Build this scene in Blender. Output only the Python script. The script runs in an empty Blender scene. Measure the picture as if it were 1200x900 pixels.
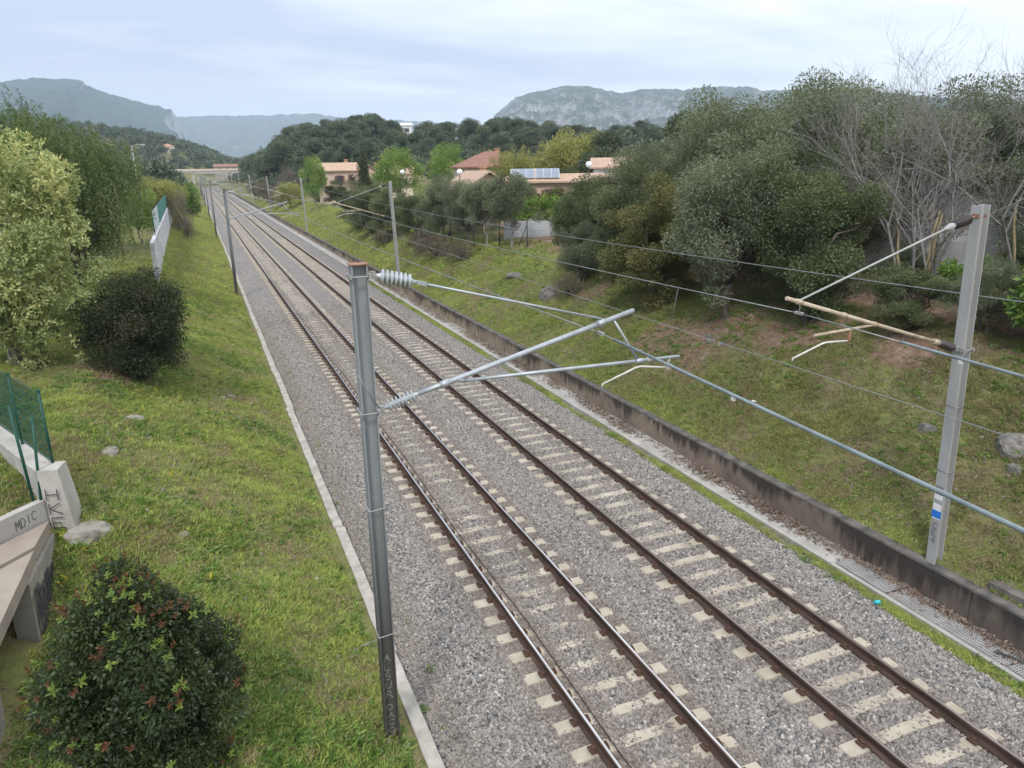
import bpy, math, random
import numpy as np
from mathutils import Vector, Matrix

SC = bpy.context.scene
COL = SC.collection
PI = math.pi
# ------------------------------------------------------------------ camera
# world: X to the right of the left track's axis, Y along the line, Z above the rail heads (metres)
cam_d = bpy.data.cameras.new('camera')
cam = bpy.data.objects.new('camera', cam_d)
COL.objects.link(cam)
CAM = Vector((-5.1758, 0.0, 7.9427))
R_ = Vector((0.92422861, -0.38150191, -0.01605534))
U_ = Vector((0.12149409, 0.25394972, 0.95955652))
F_ = Vector((0.3619954, 0.88880022, -0.28105783))
m3 = Matrix((R_, U_, -F_)).transposed()
cam.matrix_world = Matrix.Translation(CAM) @ m3.to_4x4()
cam_d.sensor_fit = 'HORIZONTAL'
cam_d.sensor_width = 36.0
cam_d.lens = 36.0 * 869.66 / 1200.0
cam_d.clip_start = 0.1
cam_d.clip_end = 30000.0
SC.camera = cam
# ------------------------------------------------------------------ sky, sun, exposure
SUN_EL, SUN_AZ = math.radians(48), math.radians(215)     # azimuth clockwise from +Y: high, behind and to the left
world = bpy.data.worlds.new('World')
SC.world = world
world.use_nodes = True
wt = world.node_tree
for n in list(wt.nodes):
    wt.nodes.remove(n)


def wn(t, **kw):
    n = wt.nodes.new(t)
    for k, v in kw.items():
        setattr(n, k, v)
    return n


wo = wn('ShaderNodeOutputWorld')
bg = wn('ShaderNodeBackground')
wt.links.new(bg.outputs[0], wo.inputs[0])
sky = wn('ShaderNodeTexSky', sky_type='NISHITA', sun_disc=False, sun_elevation=SUN_EL, sun_rotation=SUN_AZ)
tc = wn('ShaderNodeTexCoord')
sep = wn('ShaderNodeSeparateXYZ')
wt.links.new(tc.outputs['Generated'], sep.inputs[0])


def wmath(op, a, b=None, c=None, clamp=False):
    n = wn('ShaderNodeMath', operation=op, use_clamp=clamp)
    for i, v in enumerate((a, b, c)):
        if v is None:
            continue
        if isinstance(v, (int, float)):
            n.inputs[i].default_value = v
        else:
            wt.links.new(v, n.inputs[i])
    return n.outputs[0]


def wmix(f, a, b):
    n = wn('ShaderNodeMix', data_type='RGBA')
    for s, v in ((n.inputs[0], f), (n.inputs[6], a), (n.inputs[7], b)):
        if isinstance(v, (int, float)):
            s.default_value = v
        elif isinstance(v, tuple):
            s.default_value = v + (1.0,)
        else:
            wt.links.new(v, s)
    return n.outputs[2]


# a flat deck of stratus above the scene: directions are projected on a plane overhead
zz = wmath('ADD', wmath('MAXIMUM', sep.outputs[2], 0.0), 0.10)
cx = wmath('DIVIDE', sep.outputs[0], zz)
cy = wmath('DIVIDE', sep.outputs[1], zz)
cmb = wn('ShaderNodeCombineXYZ')
wt.links.new(cx, cmb.inputs[0])
wt.links.new(cy, cmb.inputs[1])


def wnoise(scale, detail, rough, off, sx=1.0, sy=1.0, rz=0.0, dist=0.0):
    mp = wn('ShaderNodeMapping')
    mp.inputs['Location'].default_value = off
    mp.inputs['Rotation'].default_value = (0, 0, rz)
    mp.inputs['Scale'].default_value = (sx, sy, 1)
    wt.links.new(cmb.outputs[0], mp.inputs[0])
    n = wn('ShaderNodeTexNoise')
    n.inputs['Scale'].default_value = scale
    n.inputs['Detail'].default_value = detail
    n.inputs['Roughness'].default_value = rough
    n.inputs['Distortion'].default_value = dist
    wt.links.new(mp.outputs[0], n.inputs['Vector'])
    return n.outputs['Fac']


def wramp(f, stops):
    n = wn('ShaderNodeValToRGB')
    while len(n.color_ramp.elements) < len(stops):
        n.color_ramp.elements.new(0.5)
    for e, (p, c) in zip(n.color_ramp.elements, stops):
        e.position = p
        e.color = c + (1.0,)
    wt.links.new(f, n.inputs[0])
    return n.outputs[0]


big = wnoise(0.30, 5, 0.55, (3.2, 1.4, 0), 0.55, 1.0, 0.35, 0.5)
fine = wnoise(0.9, 6, 0.6, (7.7, 2.1, 0), 0.5, 1.0, 0.3, 0.8)
deck = wmath('ADD', wmath('MULTIPLY', big, 0.75), wmath('MULTIPLY', fine, 0.25))
# the deck thins towards the east (right), where it is whiter
east = wmath('MULTIPLY_ADD', sep.outputs[0], 0.26, wmath('MULTIPLY', sep.outputs[1], -0.06))
f = wmath('ADD', deck, east)
cloud = wramp(f, [(0.42, (0.33, 0.37, 0.46)), (0.485, (0.47, 0.50, 0.56)), (0.55, (0.61, 0.625, 0.65)), (0.66, (0.71, 0.72, 0.725))])
# bright strip just above the hills
low = wmath('SUBTRACT', 1.0, wmath('MULTIPLY', sep.outputs[2], 8.0), clamp=True)
cloud = wmix(wmath('MULTIPLY', low, 0.7), cloud, (0.70, 0.72, 0.735))
# an overcast deck is thicker lit towards the zenith
cie = wn('ShaderNodeVectorMath', operation='SCALE')
wt.links.new(wmath('MULTIPLY_ADD', wmath('MAXIMUM', sep.outputs[2], 0.0), 1.1, 0.92), cie.inputs['Scale'])
wt.links.new(cloud, cie.inputs[0])
cloud = cie.outputs[0]
skyc = wn('ShaderNodeVectorMath', operation='SCALE')
skyc.inputs['Scale'].default_value = 0.10
wt.links.new(sky.outputs[0], skyc.inputs[0])
final = wmix(0.90, skyc.outputs[0], cloud)
wt.links.new(final, bg.inputs['Color'])
bg.inputs['Strength'].default_value = 1.0

sun_d = bpy.data.lights.new('sun', 'SUN')
sun_d.energy = 1.5
sun_d.angle = math.radians(12)
sun_d.color = (1.0, 0.95, 0.88)
sun = bpy.data.objects.new('sun', sun_d)
COL.objects.link(sun)
sd = Vector((math.sin(SUN_AZ) * math.cos(SUN_EL), math.cos(SUN_AZ) * math.cos(SUN_EL), math.sin(SUN_EL)))
sun.rotation_euler = sd.to_track_quat('Z', 'Y').to_euler()
sun.location = (0, 0, 60)

SC.view_settings.view_transform = 'Standard'
SC.view_settings.look = 'None'
SC.view_settings.exposure = 0.86
SC.view_settings.gamma = 1.0
SC.render.engine = 'CYCLES'
SC.cycles.max_bounces = 6
SC.cycles.diffuse_bounces = 3
SC.cycles.glossy_bounces = 2
SC.cycles.transmission_bounces = 3
SC.cycles.volume_bounces = 1
SC.cycles.transparent_max_bounces = 6
SC.cycles.use_denoising = True

# ------------------------------------------------------------------ object helpers
def tag(o, label=None, cat=None, group=None, kind=None):
    if label: o['label'] = label
    if cat: o['category'] = cat
    if group: o['group'] = group
    if kind: o['kind'] = kind
    return o


def link(o, parent=None):
    COL.objects.link(o)
    if parent is not None:
        o.parent = parent
    return o


def thing(name, label, cat, loc=(0, 0, 0), rz=0.0, group=None, sc=1.0):
    o = bpy.data.objects.new(name, None)
    o.empty_display_size = 0.3
    link(o)
    o.location = loc
    o.rotation_euler = (0, 0, rz)
    o.scale = (sc, sc, sc) if not isinstance(sc, tuple) else sc
    return tag(o, label, cat, group)


def inst(name, me, parent=None, loc=(0, 0, 0), rot=(0, 0, 0)):
    o = bpy.data.objects.new(name, me)
    link(o, parent)
    o.location = loc
    o.rotation_euler = rot
    return o


def copy_tree(o, parent=None):
    c = o.copy()
    COL.objects.link(c)
    if parent is not None:
        c.parent = parent
    for ch in list(o.children):
        copy_tree(ch, c)
    return c


def mesh_np(name, V, quads=None, tris=None, mats=(), tint=None, smooth=False, matidx=None):
    """mesh from numpy arrays (quads (n,4) and / or tris (n,3))."""
    me = bpy.data.meshes.new(name)
    V = np.asarray(V, np.float32)
    parts, sizes = [], []
    if quads is not None and len(quads):
        parts.append(np.asarray(quads, np.int32).ravel()); sizes.append(np.full(len(quads), 4, np.int32))
    if tris is not None and len(tris):
        parts.append(np.asarray(tris, np.int32).ravel()); sizes.append(np.full(len(tris), 3, np.int32))
    loops = np.concatenate(parts); sz = np.concatenate(sizes)
    me.vertices.add(len(V)); me.vertices.foreach_set('co', V.ravel())
    me.loops.add(len(loops)); me.loops.foreach_set('vertex_index', loops)
    me.polygons.add(len(sz))
    st = np.zeros(len(sz), np.int32); st[1:] = np.cumsum(sz)[:-1]
    me.polygons.foreach_set('loop_start', st)
    if smooth:
        me.polygons.foreach_set('use_smooth', np.ones(len(sz), bool))
    if matidx is not None:
        me.polygons.foreach_set('material_index', np.asarray(matidx, np.int32))
    me.update(calc_edges=True)
    for m in mats:
        me.materials.append(m)
    if tint is not None:
        a = me.attributes.new('tint', 'FLOAT', 'FACE')
        a.data.foreach_set('value', np.asarray(tint, np.float32))
    me.validate()
    return me


class MB:
    """collects boxes, tubes, beams and lathes and builds ONE mesh."""
    def __init__(self):
        self.v, self.f, self.mi, self.m, self.sm = [], [], [], 0, []

    def add(self, vs, fs, smooth=False):
        b = len(self.v)
        self.v += [tuple(x) for x in vs]
        for q in fs:
            self.f.append(tuple(b + i for i in q)); self.mi.append(self.m); self.sm.append(smooth)
        return self

    def box(self, c, s, rz=0.0, rot=None, taper=1.0):
        hx, hy, hz = s[0] / 2, s[1] / 2, s[2] / 2
        M = rot if rot is not None else Matrix.Rotation(rz, 3, 'Z')
        vs = []
        for k, z in ((1.0, -hz), (taper, hz)):
            for x, y in ((-hx, -hy), (hx, -hy), (hx, hy), (-hx, hy)):
                vs.append(Vector(c) + M @ Vector((x * k, y * k, z)))
        return self.add(vs, [(0, 3, 2, 1), (4, 5, 6, 7), (0, 1, 5, 4), (1, 2, 6, 5), (2, 3, 7, 6), (3, 0, 4, 7)])

    def frame(self, a, b):
        d = (Vector(b) - Vector(a)); L = d.length; d = d / L if L > 1e-9 else Vector((0, 0, 1))
        u = d.cross(Vector((0, 0, 1)) if abs(d.z) < 0.95 else Vector((0, 1, 0))).normalized()
        return d, u, d.cross(u)

    def tube(self, pts, r, n=8, cap=True):
        rs = r if isinstance(r, (list, tuple)) else [r] * len(pts)
        pts = [Vector(q) for q in pts]
        vs, fs = [], []
        for i, q in enumerate(pts):
            a = pts[max(i - 1, 0)]; b = pts[min(i + 1, len(pts) - 1)]
            d, u, w = self.frame(a, b)
            for k in range(n):
                t = 2 * PI * k / n
                vs.append(q + (u * math.cos(t) + w * math.sin(t)) * rs[i])
        for i in range(len(pts) - 1):
            for k in range(n):
                k2 = (k + 1) % n
                fs.append((i * n + k, i * n + k2, (i + 1) * n + k2, (i + 1) * n + k))
        self.add(vs, fs, True)
        if cap:
            b = len(self.v) - len(vs)
            e = b + (len(pts) - 1) * n
            self.f.append(tuple(b + k for k in reversed(range(n)))); self.mi.append(self.m); self.sm.append(False)
            self.f.append(tuple(e + k for k in range(n))); self.mi.append(self.m); self.sm.append(False)
        return self

    def lathe(self, a, b, prof, n=12):
        """profile [(t, r)] along the line a-b"""
        a, b = Vector(a), Vector(b)
        d, u, w = self.frame(a, b)
        vs, fs = [], []
        for t, r in prof:
            for k in range(n):
                th = 2 * PI * k / n
                vs.append(a + (b - a) * t + (u * math.cos(th) + w * math.sin(th)) * r)
        for i in range(len(prof) - 1):
            for k in range(n):
                k2 = (k + 1) % n
                fs.append((i * n + k, i * n + k2, (i + 1) * n + k2, (i + 1) * n + k))
        fs.append(tuple(reversed(range(n)))); fs.append(tuple((len(prof) - 1) * n + k for k in range(n)))
        return self.add(vs, fs, True)

    def prism(self, poly, axis, a, b):
        """closed 2-D polygon swept along an axis: 'y' takes (x, z), 'z' takes (x, y), 'x' takes (y, z)"""
        n = len(poly)
        def P(q, t):
            return {'y': (q[0], t, q[1]), 'z': (q[0], q[1], t), 'x': (t, q[0], q[1])}[axis]
        vs = [P(q, a) for q in poly] + [P(q, b) for q in poly]
        fs = [(i, (i + 1) % n, n + (i + 1) % n, n + i) for i in range(n)]
        fs += [tuple(reversed(range(n))), tuple(range(n, 2 * n))]
        return self.add(vs, fs)

    def mesh(self, name, mats):
        me = bpy.data.meshes.new(name)
        me.from_pydata([tuple(v) for v in self.v], [], self.f)
        for m in (mats if isinstance(mats, (list, tuple)) else [mats]):
            me.materials.append(m)
        me.polygons.foreach_set('material_index', self.mi)
        me.polygons.foreach_set('use_smooth', self.sm)
        me.update()
        import bmesh
        bm = bmesh.new(); bm.from_mesh(me)
        bmesh.ops.recalc_face_normals(bm, faces=bm.faces)
        bm.to_mesh(me); bm.free()
        return me

    def build(self, name, mats, parent=None, loc=(0, 0, 0), rot=(0, 0, 0)):
        return inst(name, self.mesh(name, mats), parent, loc, rot)


# ------------------------------------------------------------------ materials
def nt(m):
    m.use_nodes = True
    t = m.node_tree
    for n in list(t.nodes):
        t.nodes.remove(n)
    return t


class NB:
    def __init__(self, name):
        self.mat = bpy.data.materials.new(name)
        self.t = nt(self.mat)
        self.out = self.n('ShaderNodeOutputMaterial')
        self.geo = self.n('ShaderNodeNewGeometry')

    def n(self, t, **kw):
        x = self.t.nodes.new(t)
        for k, v in kw.items():
            setattr(x, k, v)
        return x

    def s(self, sock, v):
        if v is None: return
        if isinstance(v, tuple):
            sock.default_value = v + (1.0,) if len(v) == 3 and sock.type == 'RGBA' else v
        elif isinstance(v, (int, float)):
            sock.default_value = v
        else:
            self.t.links.new(v, sock)

    def math(self, op, a, b=None, c=None, clamp=False):
        x = self.n('ShaderNodeMath', operation=op, use_clamp=clamp)
        for i, v in enumerate((a, b, c)):
            self.s(x.inputs[i], v)
        return x.outputs[0]

    def mix(self, f, a, b, mode='MIX'):
        x = self.n('ShaderNodeMix', data_type='RGBA', blend_type=mode)
        self.s(x.inputs[0], f); self.s(x.inputs[6], a); self.s(x.inputs[7], b)
        return x.outputs[2]

    def pos(self, scale=(1, 1, 1), off=(0, 0, 0), obj=False):
        mp = self.n('ShaderNodeMapping')
        mp.inputs['Scale'].default_value = scale
        mp.inputs['Location'].default_value = off
        src = self.n('ShaderNodeTexCoord').outputs['Object'] if obj else self.geo.outputs['Position']
        self.t.links.new(src, mp.inputs[0])
        return mp.outputs[0]

    def noise(self, scale, detail=4, rough=0.55, vec=None, dist=0.0):
        x = self.n('ShaderNodeTexNoise')
        x.inputs['Scale'].default_value = scale; x.inputs['Detail'].default_value = detail
        x.inputs['Roughness'].default_value = rough; x.inputs['Distortion'].default_value = dist
        self.s(x.inputs['Vector'], vec if vec is not None else self.geo.outputs['Position'])
        return x.outputs['Fac']

    def voro(self, scale, feature='F1', out='Distance', vec=None):
        x = self.n('ShaderNodeTexVoronoi', feature=feature)
        x.inputs['Scale'].default_value = scale
        self.s(x.inputs['Vector'], vec if vec is not None else self.geo.outputs['Position'])
        return x.outputs[out]

    def ramp(self, f, stops, interp='LINEAR'):
        x = self.n('ShaderNodeValToRGB')
        x.color_ramp.interpolation = interp
        while len(x.color_ramp.elements) < len(stops):
            x.color_ramp.elements.new(0.5)
        for e, (q, c) in zip(x.color_ramp.elements, stops):
            e.position = q
            e.color = (c + (1.0,)) if isinstance(c, tuple) else (c, c, c, 1.0)
        self.s(x.inputs[0], f)
        return x.outputs[0]

    def attr(self, name):
        x = self.n('ShaderNodeAttribute', attribute_name=name)
        return x.outputs['Fac']

    def rnd(self):
        return self.n('ShaderNodeObjectInfo').outputs['Random']

    def bump(self, h, strength, dist):
        x = self.n('ShaderNodeBump')
        x.inputs['Strength'].default_value = strength; x.inputs['Distance'].default_value = dist
        self.s(x.inputs['Height'], h)
        return x.outputs[0]

    def xyz(self):
        x = self.n('ShaderNodeSeparateXYZ')
        self.t.links.new(self.geo.outputs['Position'], x.inputs[0])
        return x.outputs

    def bsdf(self, col, rough=0.8, metal=0.0, normal=None, spec=0.3):
        x = self.n('ShaderNodeBsdfPrincipled')
        self.s(x.inputs['Base Color'], col); self.s(x.inputs['Roughness'], rough); self.s(x.inputs['Metallic'], metal)
        x.inputs['Specular IOR Level'].default_value = spec
        self.s(x.inputs['Normal'], normal)
        return x.outputs[0]

    def done(self, sh):
        self.t.links.new(sh, self.out.inputs['Surface'])
        return self.mat


def simple(name, c1, c2, scale, rough=0.8, metal=0.0, bump=0.0, bdist=0.01, bscale=None, spec=0.3, stretch=(1, 1, 1), obj=False):
    b = NB(name)
    v = b.pos(stretch, obj=obj)
    f = b.noise(scale, 6, 0.6, v)
    c = b.ramp(f, [(0.3, c1), (0.7, c2)])
    nrm = None
    if bump:
        nrm = b.bump(b.noise(bscale or scale * 3, 5, 0.6, v), bump, bdist)
    return b.done(b.bsdf(c, rough, metal, nrm, spec))


def leafmat(name, stops, trans=0.25, rough=0.55, spec=0.25, var=0.25, nscale=0.5):
    """leaf colour by the leaf's own tint, a little different from plant to plant and clump to clump"""
    b = NB(name)
    f = b.attr('tint')
    f2 = b.math('ADD', f, b.math('MULTIPLY', b.math('SUBTRACT', b.noise(nscale, 2, 0.5), 0.5), 0.5))
    f3 = b.math('ADD', f2, b.math('MULTIPLY', b.math('SUBTRACT', b.rnd(), 0.5), var), clamp=True)
    c = b.ramp(f3, stops)
    d = b.bsdf(c, rough, 0.0, None, spec)
    tr = b.n('ShaderNodeBsdfTranslucent')
    b.s(tr.inputs[0], b.mix(0.35, c, (0.35, 0.45, 0.05)))
    mx = b.n('ShaderNodeMixShader')
    mx.inputs[0].default_value = trans
    b.t.links.new(d, mx.inputs[1]); b.t.links.new(tr.outputs[0], mx.inputs[2])
    return b.done(mx.outputs[0])
# ------------------------------------------------------------------ noise and land form
def hash2(ix, iy, seed):
    h = np.sin(ix * 127.1 + iy * 311.7 + seed * 74.7) * 43758.5453
    return h - np.floor(h)


def vnoise(x, y, seed=0.0):
    ix, iy = np.floor(x), np.floor(y)
    fx, fy = x - ix, y - iy
    fx = fx * fx * (3 - 2 * fx); fy = fy * fy * (3 - 2 * fy)
    a = hash2(ix, iy, seed); b = hash2(ix + 1, iy, seed)
    c = hash2(ix, iy + 1, seed); d = hash2(ix + 1, iy + 1, seed)
    return (a + (b - a) * fx) * (1 - fy) + (c + (d - c) * fx) * fy


def fbm(x, y, oct=4, seed=0.0):
    s, a, t = 0.0, 0.5, 0.0
    for i in range(oct):
        s = s + a * vnoise(x * 2 ** i, y * 2 ** i, seed + i * 3.1)
        t += a; a *= 0.5
    return s / t


def sstep(a, b, x):
    t = np.clip((x - a) / (b - a), 0, 1)
    return t * t * (3 - 2 * t)


def bearing(x, y):
    return np.degrees(np.arctan2(x - CAM.x, y))


PINE_B = [-1, 2, 3.4, 5, 7, 10, 12, 15, 18, 20, 25, 29, 32, 38, 50, 70]
PINE_H = [1, 3, 9, 12, 14, 16, 20, 18, 15, 17, 16, 12, 14, 11, 9, 7]
WOOD_B = [-60, -12, -8, -4, -1.5, 0.5, 2.7, 5, 9, 14]
WOOD_H = [40, 42, 40, 35, 30, 21, 10, 7, 5, 4]


def land(x, y):
    x = np.asarray(x, float); y = np.asarray(y, float)
    t = np.maximum(x - 7.45, 0)
    hc = np.interp(y, [-80, 55, 110, 160, 250, 500], [3.2, 3.0, 2.3, 1.8, 1.0, 0.6])
    w = hc / 0.52
    u = np.clip(t / w, 0, 1.4)
    zr = 0.27 + hc * np.where(u < 0.8, u, 0.8 + (1 - np.exp(-(u - 0.8) * 4.2)) * 0.26)
    zr = zr + np.clip(t - w, 0, 40) * 0.035
    tl = np.maximum(-3.2 - x, 0)
    s = 0.5 - 0.34 * (1 - sstep(12.4, 15.4, y)) * sstep(2.5, 4.8, tl)
    s = s * np.interp(y, [-80, 60, 130, 250, 500], [1, 1, 0.8, 0.5, 0.2])
    zl = -0.32 + s * np.minimum(tl, 5.5) + np.clip(tl - 5.5, 0, 12) * 0.06
    z = np.where(x > 7.32, zr, np.where(x < -3.0, zl, -0.55))
    bank = np.where(x > 7.6, sstep(7.6, 8.6, x), sstep(3.3, 4.2, -x))
    z = z + bank * (fbm(x * 0.8, y * 0.8, 4, 2.0) - 0.5) * 0.55 + bank * (fbm(x * 3.1, y * 3.1, 3, 9.0) - 0.5) * 0.12
    d = np.hypot(x - CAM.x, y); b = bearing(x, y)
    fwd = (y > 0)
    A = np.interp(b, PINE_B, PINE_H)
    m = sstep(170, 320, d) * (1 - sstep(430, 620, d)) * sstep(0.5, 3.5, b) * fwd * sstep(14, 30, np.abs(x))
    z = z + np.maximum(A - z, 0) * m
    A2 = np.interp(b, WOOD_B, WOOD_H)
    m2 = sstep(430, 690, d) * (1 - sstep(800, 1500, d)) * fwd
    z = z + np.maximum(A2 - z, 0) * m2
    return z


def land1(x, y):
    return float(land(np.array([x]), np.array([y]))[0])


def grid_mesh(name, xs, ys, zf, mats, smooth=True):
    X, Y = np.meshgrid(xs, ys)
    Z = zf(X, Y)
    nx, ny = len(xs), len(ys)
    V = np.stack([X.ravel(), Y.ravel(), Z.ravel()], 1)
    i = np.arange(nx - 1)[None, :] + nx * np.arange(ny - 1)[:, None]
    q = np.stack([i, i + 1, i + 1 + nx, i + nx], -1).reshape(-1, 4)
    return mesh_np(name, V, quads=q, mats=mats, smooth=smooth)


def spans(*segs):
    out = [np.arange(a, b, s) for a, b, s in segs]
    return np.concatenate(out + [np.array([segs[-1][1]])])


def ground_mat():
    b = NB('turf_and_soil')
    p = b.geo.outputs['Position']
    n1 = b.noise(0.55, 5, 0.6)
    n2 = b.noise(3.0, 5, 0.65)
    n3 = b.noise(14, 4, 0.6)
    g = b.ramp(b.math('ADD', b.math('MULTIPLY', n1, 0.6), b.math('MULTIPLY', n2, 0.4)),
               [(0.34, (0.14, 0.11, 0.07)), (0.44, (0.15, 0.135, 0.062)), (0.52, (0.14, 0.16, 0.05)), (0.62, (0.17, 0.205, 0.055)), (0.72, (0.23, 0.245, 0.075))])
    soil = b.ramp(n2, [(0.3, (0.12, 0.075, 0.05)), (0.6, (0.23, 0.155, 0.11)), (0.8, (0.34, 0.26, 0.2))])
    x, y, z = b.xyz()
    # bare earth: scars on the right bank, under the trees and along the foot of the bank
    m = None
    for (cx, cy, r) in ((11.3, 21.3, 2.3), (12.2, 18.0, 2.0), (10.2, 23.2, 1.3), (12.6, 14.5, 1.2), (11.5, 30.5, 1.4), (-8.4, 24.5, 1.5), (-4.6, 26.0, 0.6), (9.6, 20.6, 0.9)):
        dx = b.math('SUBTRACT', x, cx); dy = b.math('SUBTRACT', y, cy)
        d = b.math('SQRT', b.math('ADD', b.math('MULTIPLY', dx, dx), b.math('MULTIPLY', dy, dy)))
        k = b.math('SUBTRACT', 1.0, b.math('DIVIDE', d, r), clamp=True)
        m = k if m is None else b.math('MAXIMUM', m, k)
    under = b.math('MULTIPLY', b.math('MULTIPLY', b.math('SUBTRACT', x, 12.2), 0.4, clamp=True), b.math('MULTIPLY', b.math('SUBTRACT', 60, y), 0.05, clamp=True))
    m = b.math('MAXIMUM', m, b.math('MULTIPLY', under, 0.6))
    f = b.math('ADD', b.math('MULTIPLY', m, 1.5), b.math('SUBTRACT', n2, 0.62))
    c = b.mix(b.ramp(f, [(0.15, 0.0), (0.4, 1.0)]), g, soil)
    sp = b.ramp(n3, [(0.42, 0.0), (0.66, 1.0)])
    c = b.mix(b.math('MULTIPLY', sp, 0.45), c, soil)
    nrm = b.bump(b.math('ADD', n3, n2), 0.7, 0.06)
    return b.done(b.bsdf(c, 0.95, 0, nrm, 0.1))


M_ground = ground_mat()
xs = np.unique(np.concatenate([[-3.06, -2.94, 7.24, 7.40], spans((-4500, -1000, 500), (-1000, -200, 40), (-200, -40, 8), (-40, -14, 2), (-14, 20, 0.32), (20, 60, 1.6), (60, 260, 8), (260, 1000, 40), (1000, 5500, 500))]))
xs = xs[~(((xs > -3.05) & (xs < -2.95)) | ((xs > 7.25) & (xs < 7.39)))]
ys = spans((-300, -20, 40), (-20, 0, 2), (0, 48, 0.34), (48, 130, 1.2), (130, 520, 5), (520, 1500, 35), (1500, 6400, 490))
tag(inst('ground', grid_mesh('ground', xs, ys, land, [M_ground])), kind='structure')

# ------------------------------------------------------------------ scattering of what nobody could count
PROTO = {}


def proto_coll(name, meshes):
    c = bpy.data.collections.new(name)
    for i, me in enumerate(meshes):
        o = bpy.data.objects.new(name + '_kind', me)
        c.objects.link(o)
    return c


def scatter(name, base, coll, density, smin, smax, seed=1, tilt=0.25, label=None, cat=None, align=False, hscale=None, fullrot=False):
    """a 'stuff' object: its mesh is the bed, its geometry the pieces scattered on that bed (density from the attribute 'dens')"""
    o = inst(name, base)
    tag(o, label, cat, kind='stuff')
    g = bpy.data.node_groups.new(name + '_nodes', 'GeometryNodeTree')
    g.interface.new_socket('Geometry', in_out='INPUT', socket_type='NodeSocketGeometry')
    g.interface.new_socket('Geometry', in_out='OUTPUT', socket_type='NodeSocketGeometry')
    N = g.nodes; L = g.links
    gi = N.new('NodeGroupInput'); go = N.new('NodeGroupOutput')
    dp = N.new('GeometryNodeDistributePointsOnFaces'); dp.distribute_method = 'RANDOM'
    na = N.new('GeometryNodeInputNamedAttribute'); na.data_type = 'FLOAT'; na.inputs['Name'].default_value = 'dens'
    mu = N.new('ShaderNodeMath'); mu.operation = 'MULTIPLY'; mu.inputs[1].default_value = density
    L.new(na.outputs[0], mu.inputs[0])
    L.new(gi.outputs[0], dp.inputs['Mesh'])
    den = [s for s in dp.inputs if s.name == 'Density'][0]
    L.new(mu.outputs[0], den)
    dp.inputs['Seed'].default_value = seed
    ci = N.new('GeometryNodeCollectionInfo'); ci.inputs['Collection'].default_value = coll
    ci.inputs['Separate Children'].default_value = True; ci.inputs['Reset Children'].default_value = True
    io = N.new('GeometryNodeInstanceOnPoints'); io.inputs['Pick Instance'].default_value = True
    L.new(dp.outputs['Points'], io.inputs['Points']); L.new(ci.outputs[0], io.inputs['Instance'])
    rr = N.new('FunctionNodeRandomValue'); rr.data_type = 'FLOAT_VECTOR'
    t = PI if fullrot else tilt
    rr.inputs[0].default_value = (-t, -t, -PI); rr.inputs[1].default_value = (t, t, PI)
    rr.inputs['Seed'].default_value = seed + 5
    L.new(rr.outputs[0], io.inputs['Rotation'])
    rs = N.new('FunctionNodeRandomValue'); rs.data_type = 'FLOAT'
    rs.inputs[2].default_value = smin; rs.inputs[3].default_value = smax
    rs.inputs['Seed'].default_value = seed + 9
    L.new(rs.outputs[1], io.inputs['Scale'])
    L.new(io.outputs[0], go.inputs[0])
    md = o.modifiers.new('scatter', 'NODES'); md.node_group = g
    return o


def set_dens(me, fn):
    n = len(me.vertices)
    co = np.zeros(n * 3, np.float32); me.vertices.foreach_get('co', co); co = co.reshape(-1, 3)
    a = me.attributes.new('dens', 'FLOAT', 'POINT')
    a.data.foreach_set('value', np.clip(fn(co[:, 0], co[:, 1]), 0, 4).astype(np.float32))


def rock_mesh(name, rng, mat, r=1.0, sub=1, flat=(1, 0.8, 0.65), amp=0.28):
    import bmesh
    bm = bmesh.new()
    bmesh.ops.create_icosphere(bm, subdivisions=sub, radius=r)
    ph = [rng.uniform(0, 9) for _ in range(6)]
    cuts = []
    for _ in range(7):
        v = Vector((rng.gauss(0, 1), rng.gauss(0, 1), rng.gauss(0, 1))).normalized()
        cuts.append((v, r * rng.uniform(0.55, 0.9)))
    for v in bm.verts:
        for n, d in cuts:
            k = v.co.dot(n) - d
            if k > 0:
                v.co -= n * k
        v.co *= 1 + amp * 0.5 * (rng.random() - 0.5)
        v.co.x *= flat[0]; v.co.y *= flat[1]; v.co.z *= flat[2]
    me = bpy.data.meshes.new(name)
    bm.to_mesh(me); bm.free()
    me.materials.append(mat)
    return me


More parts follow.
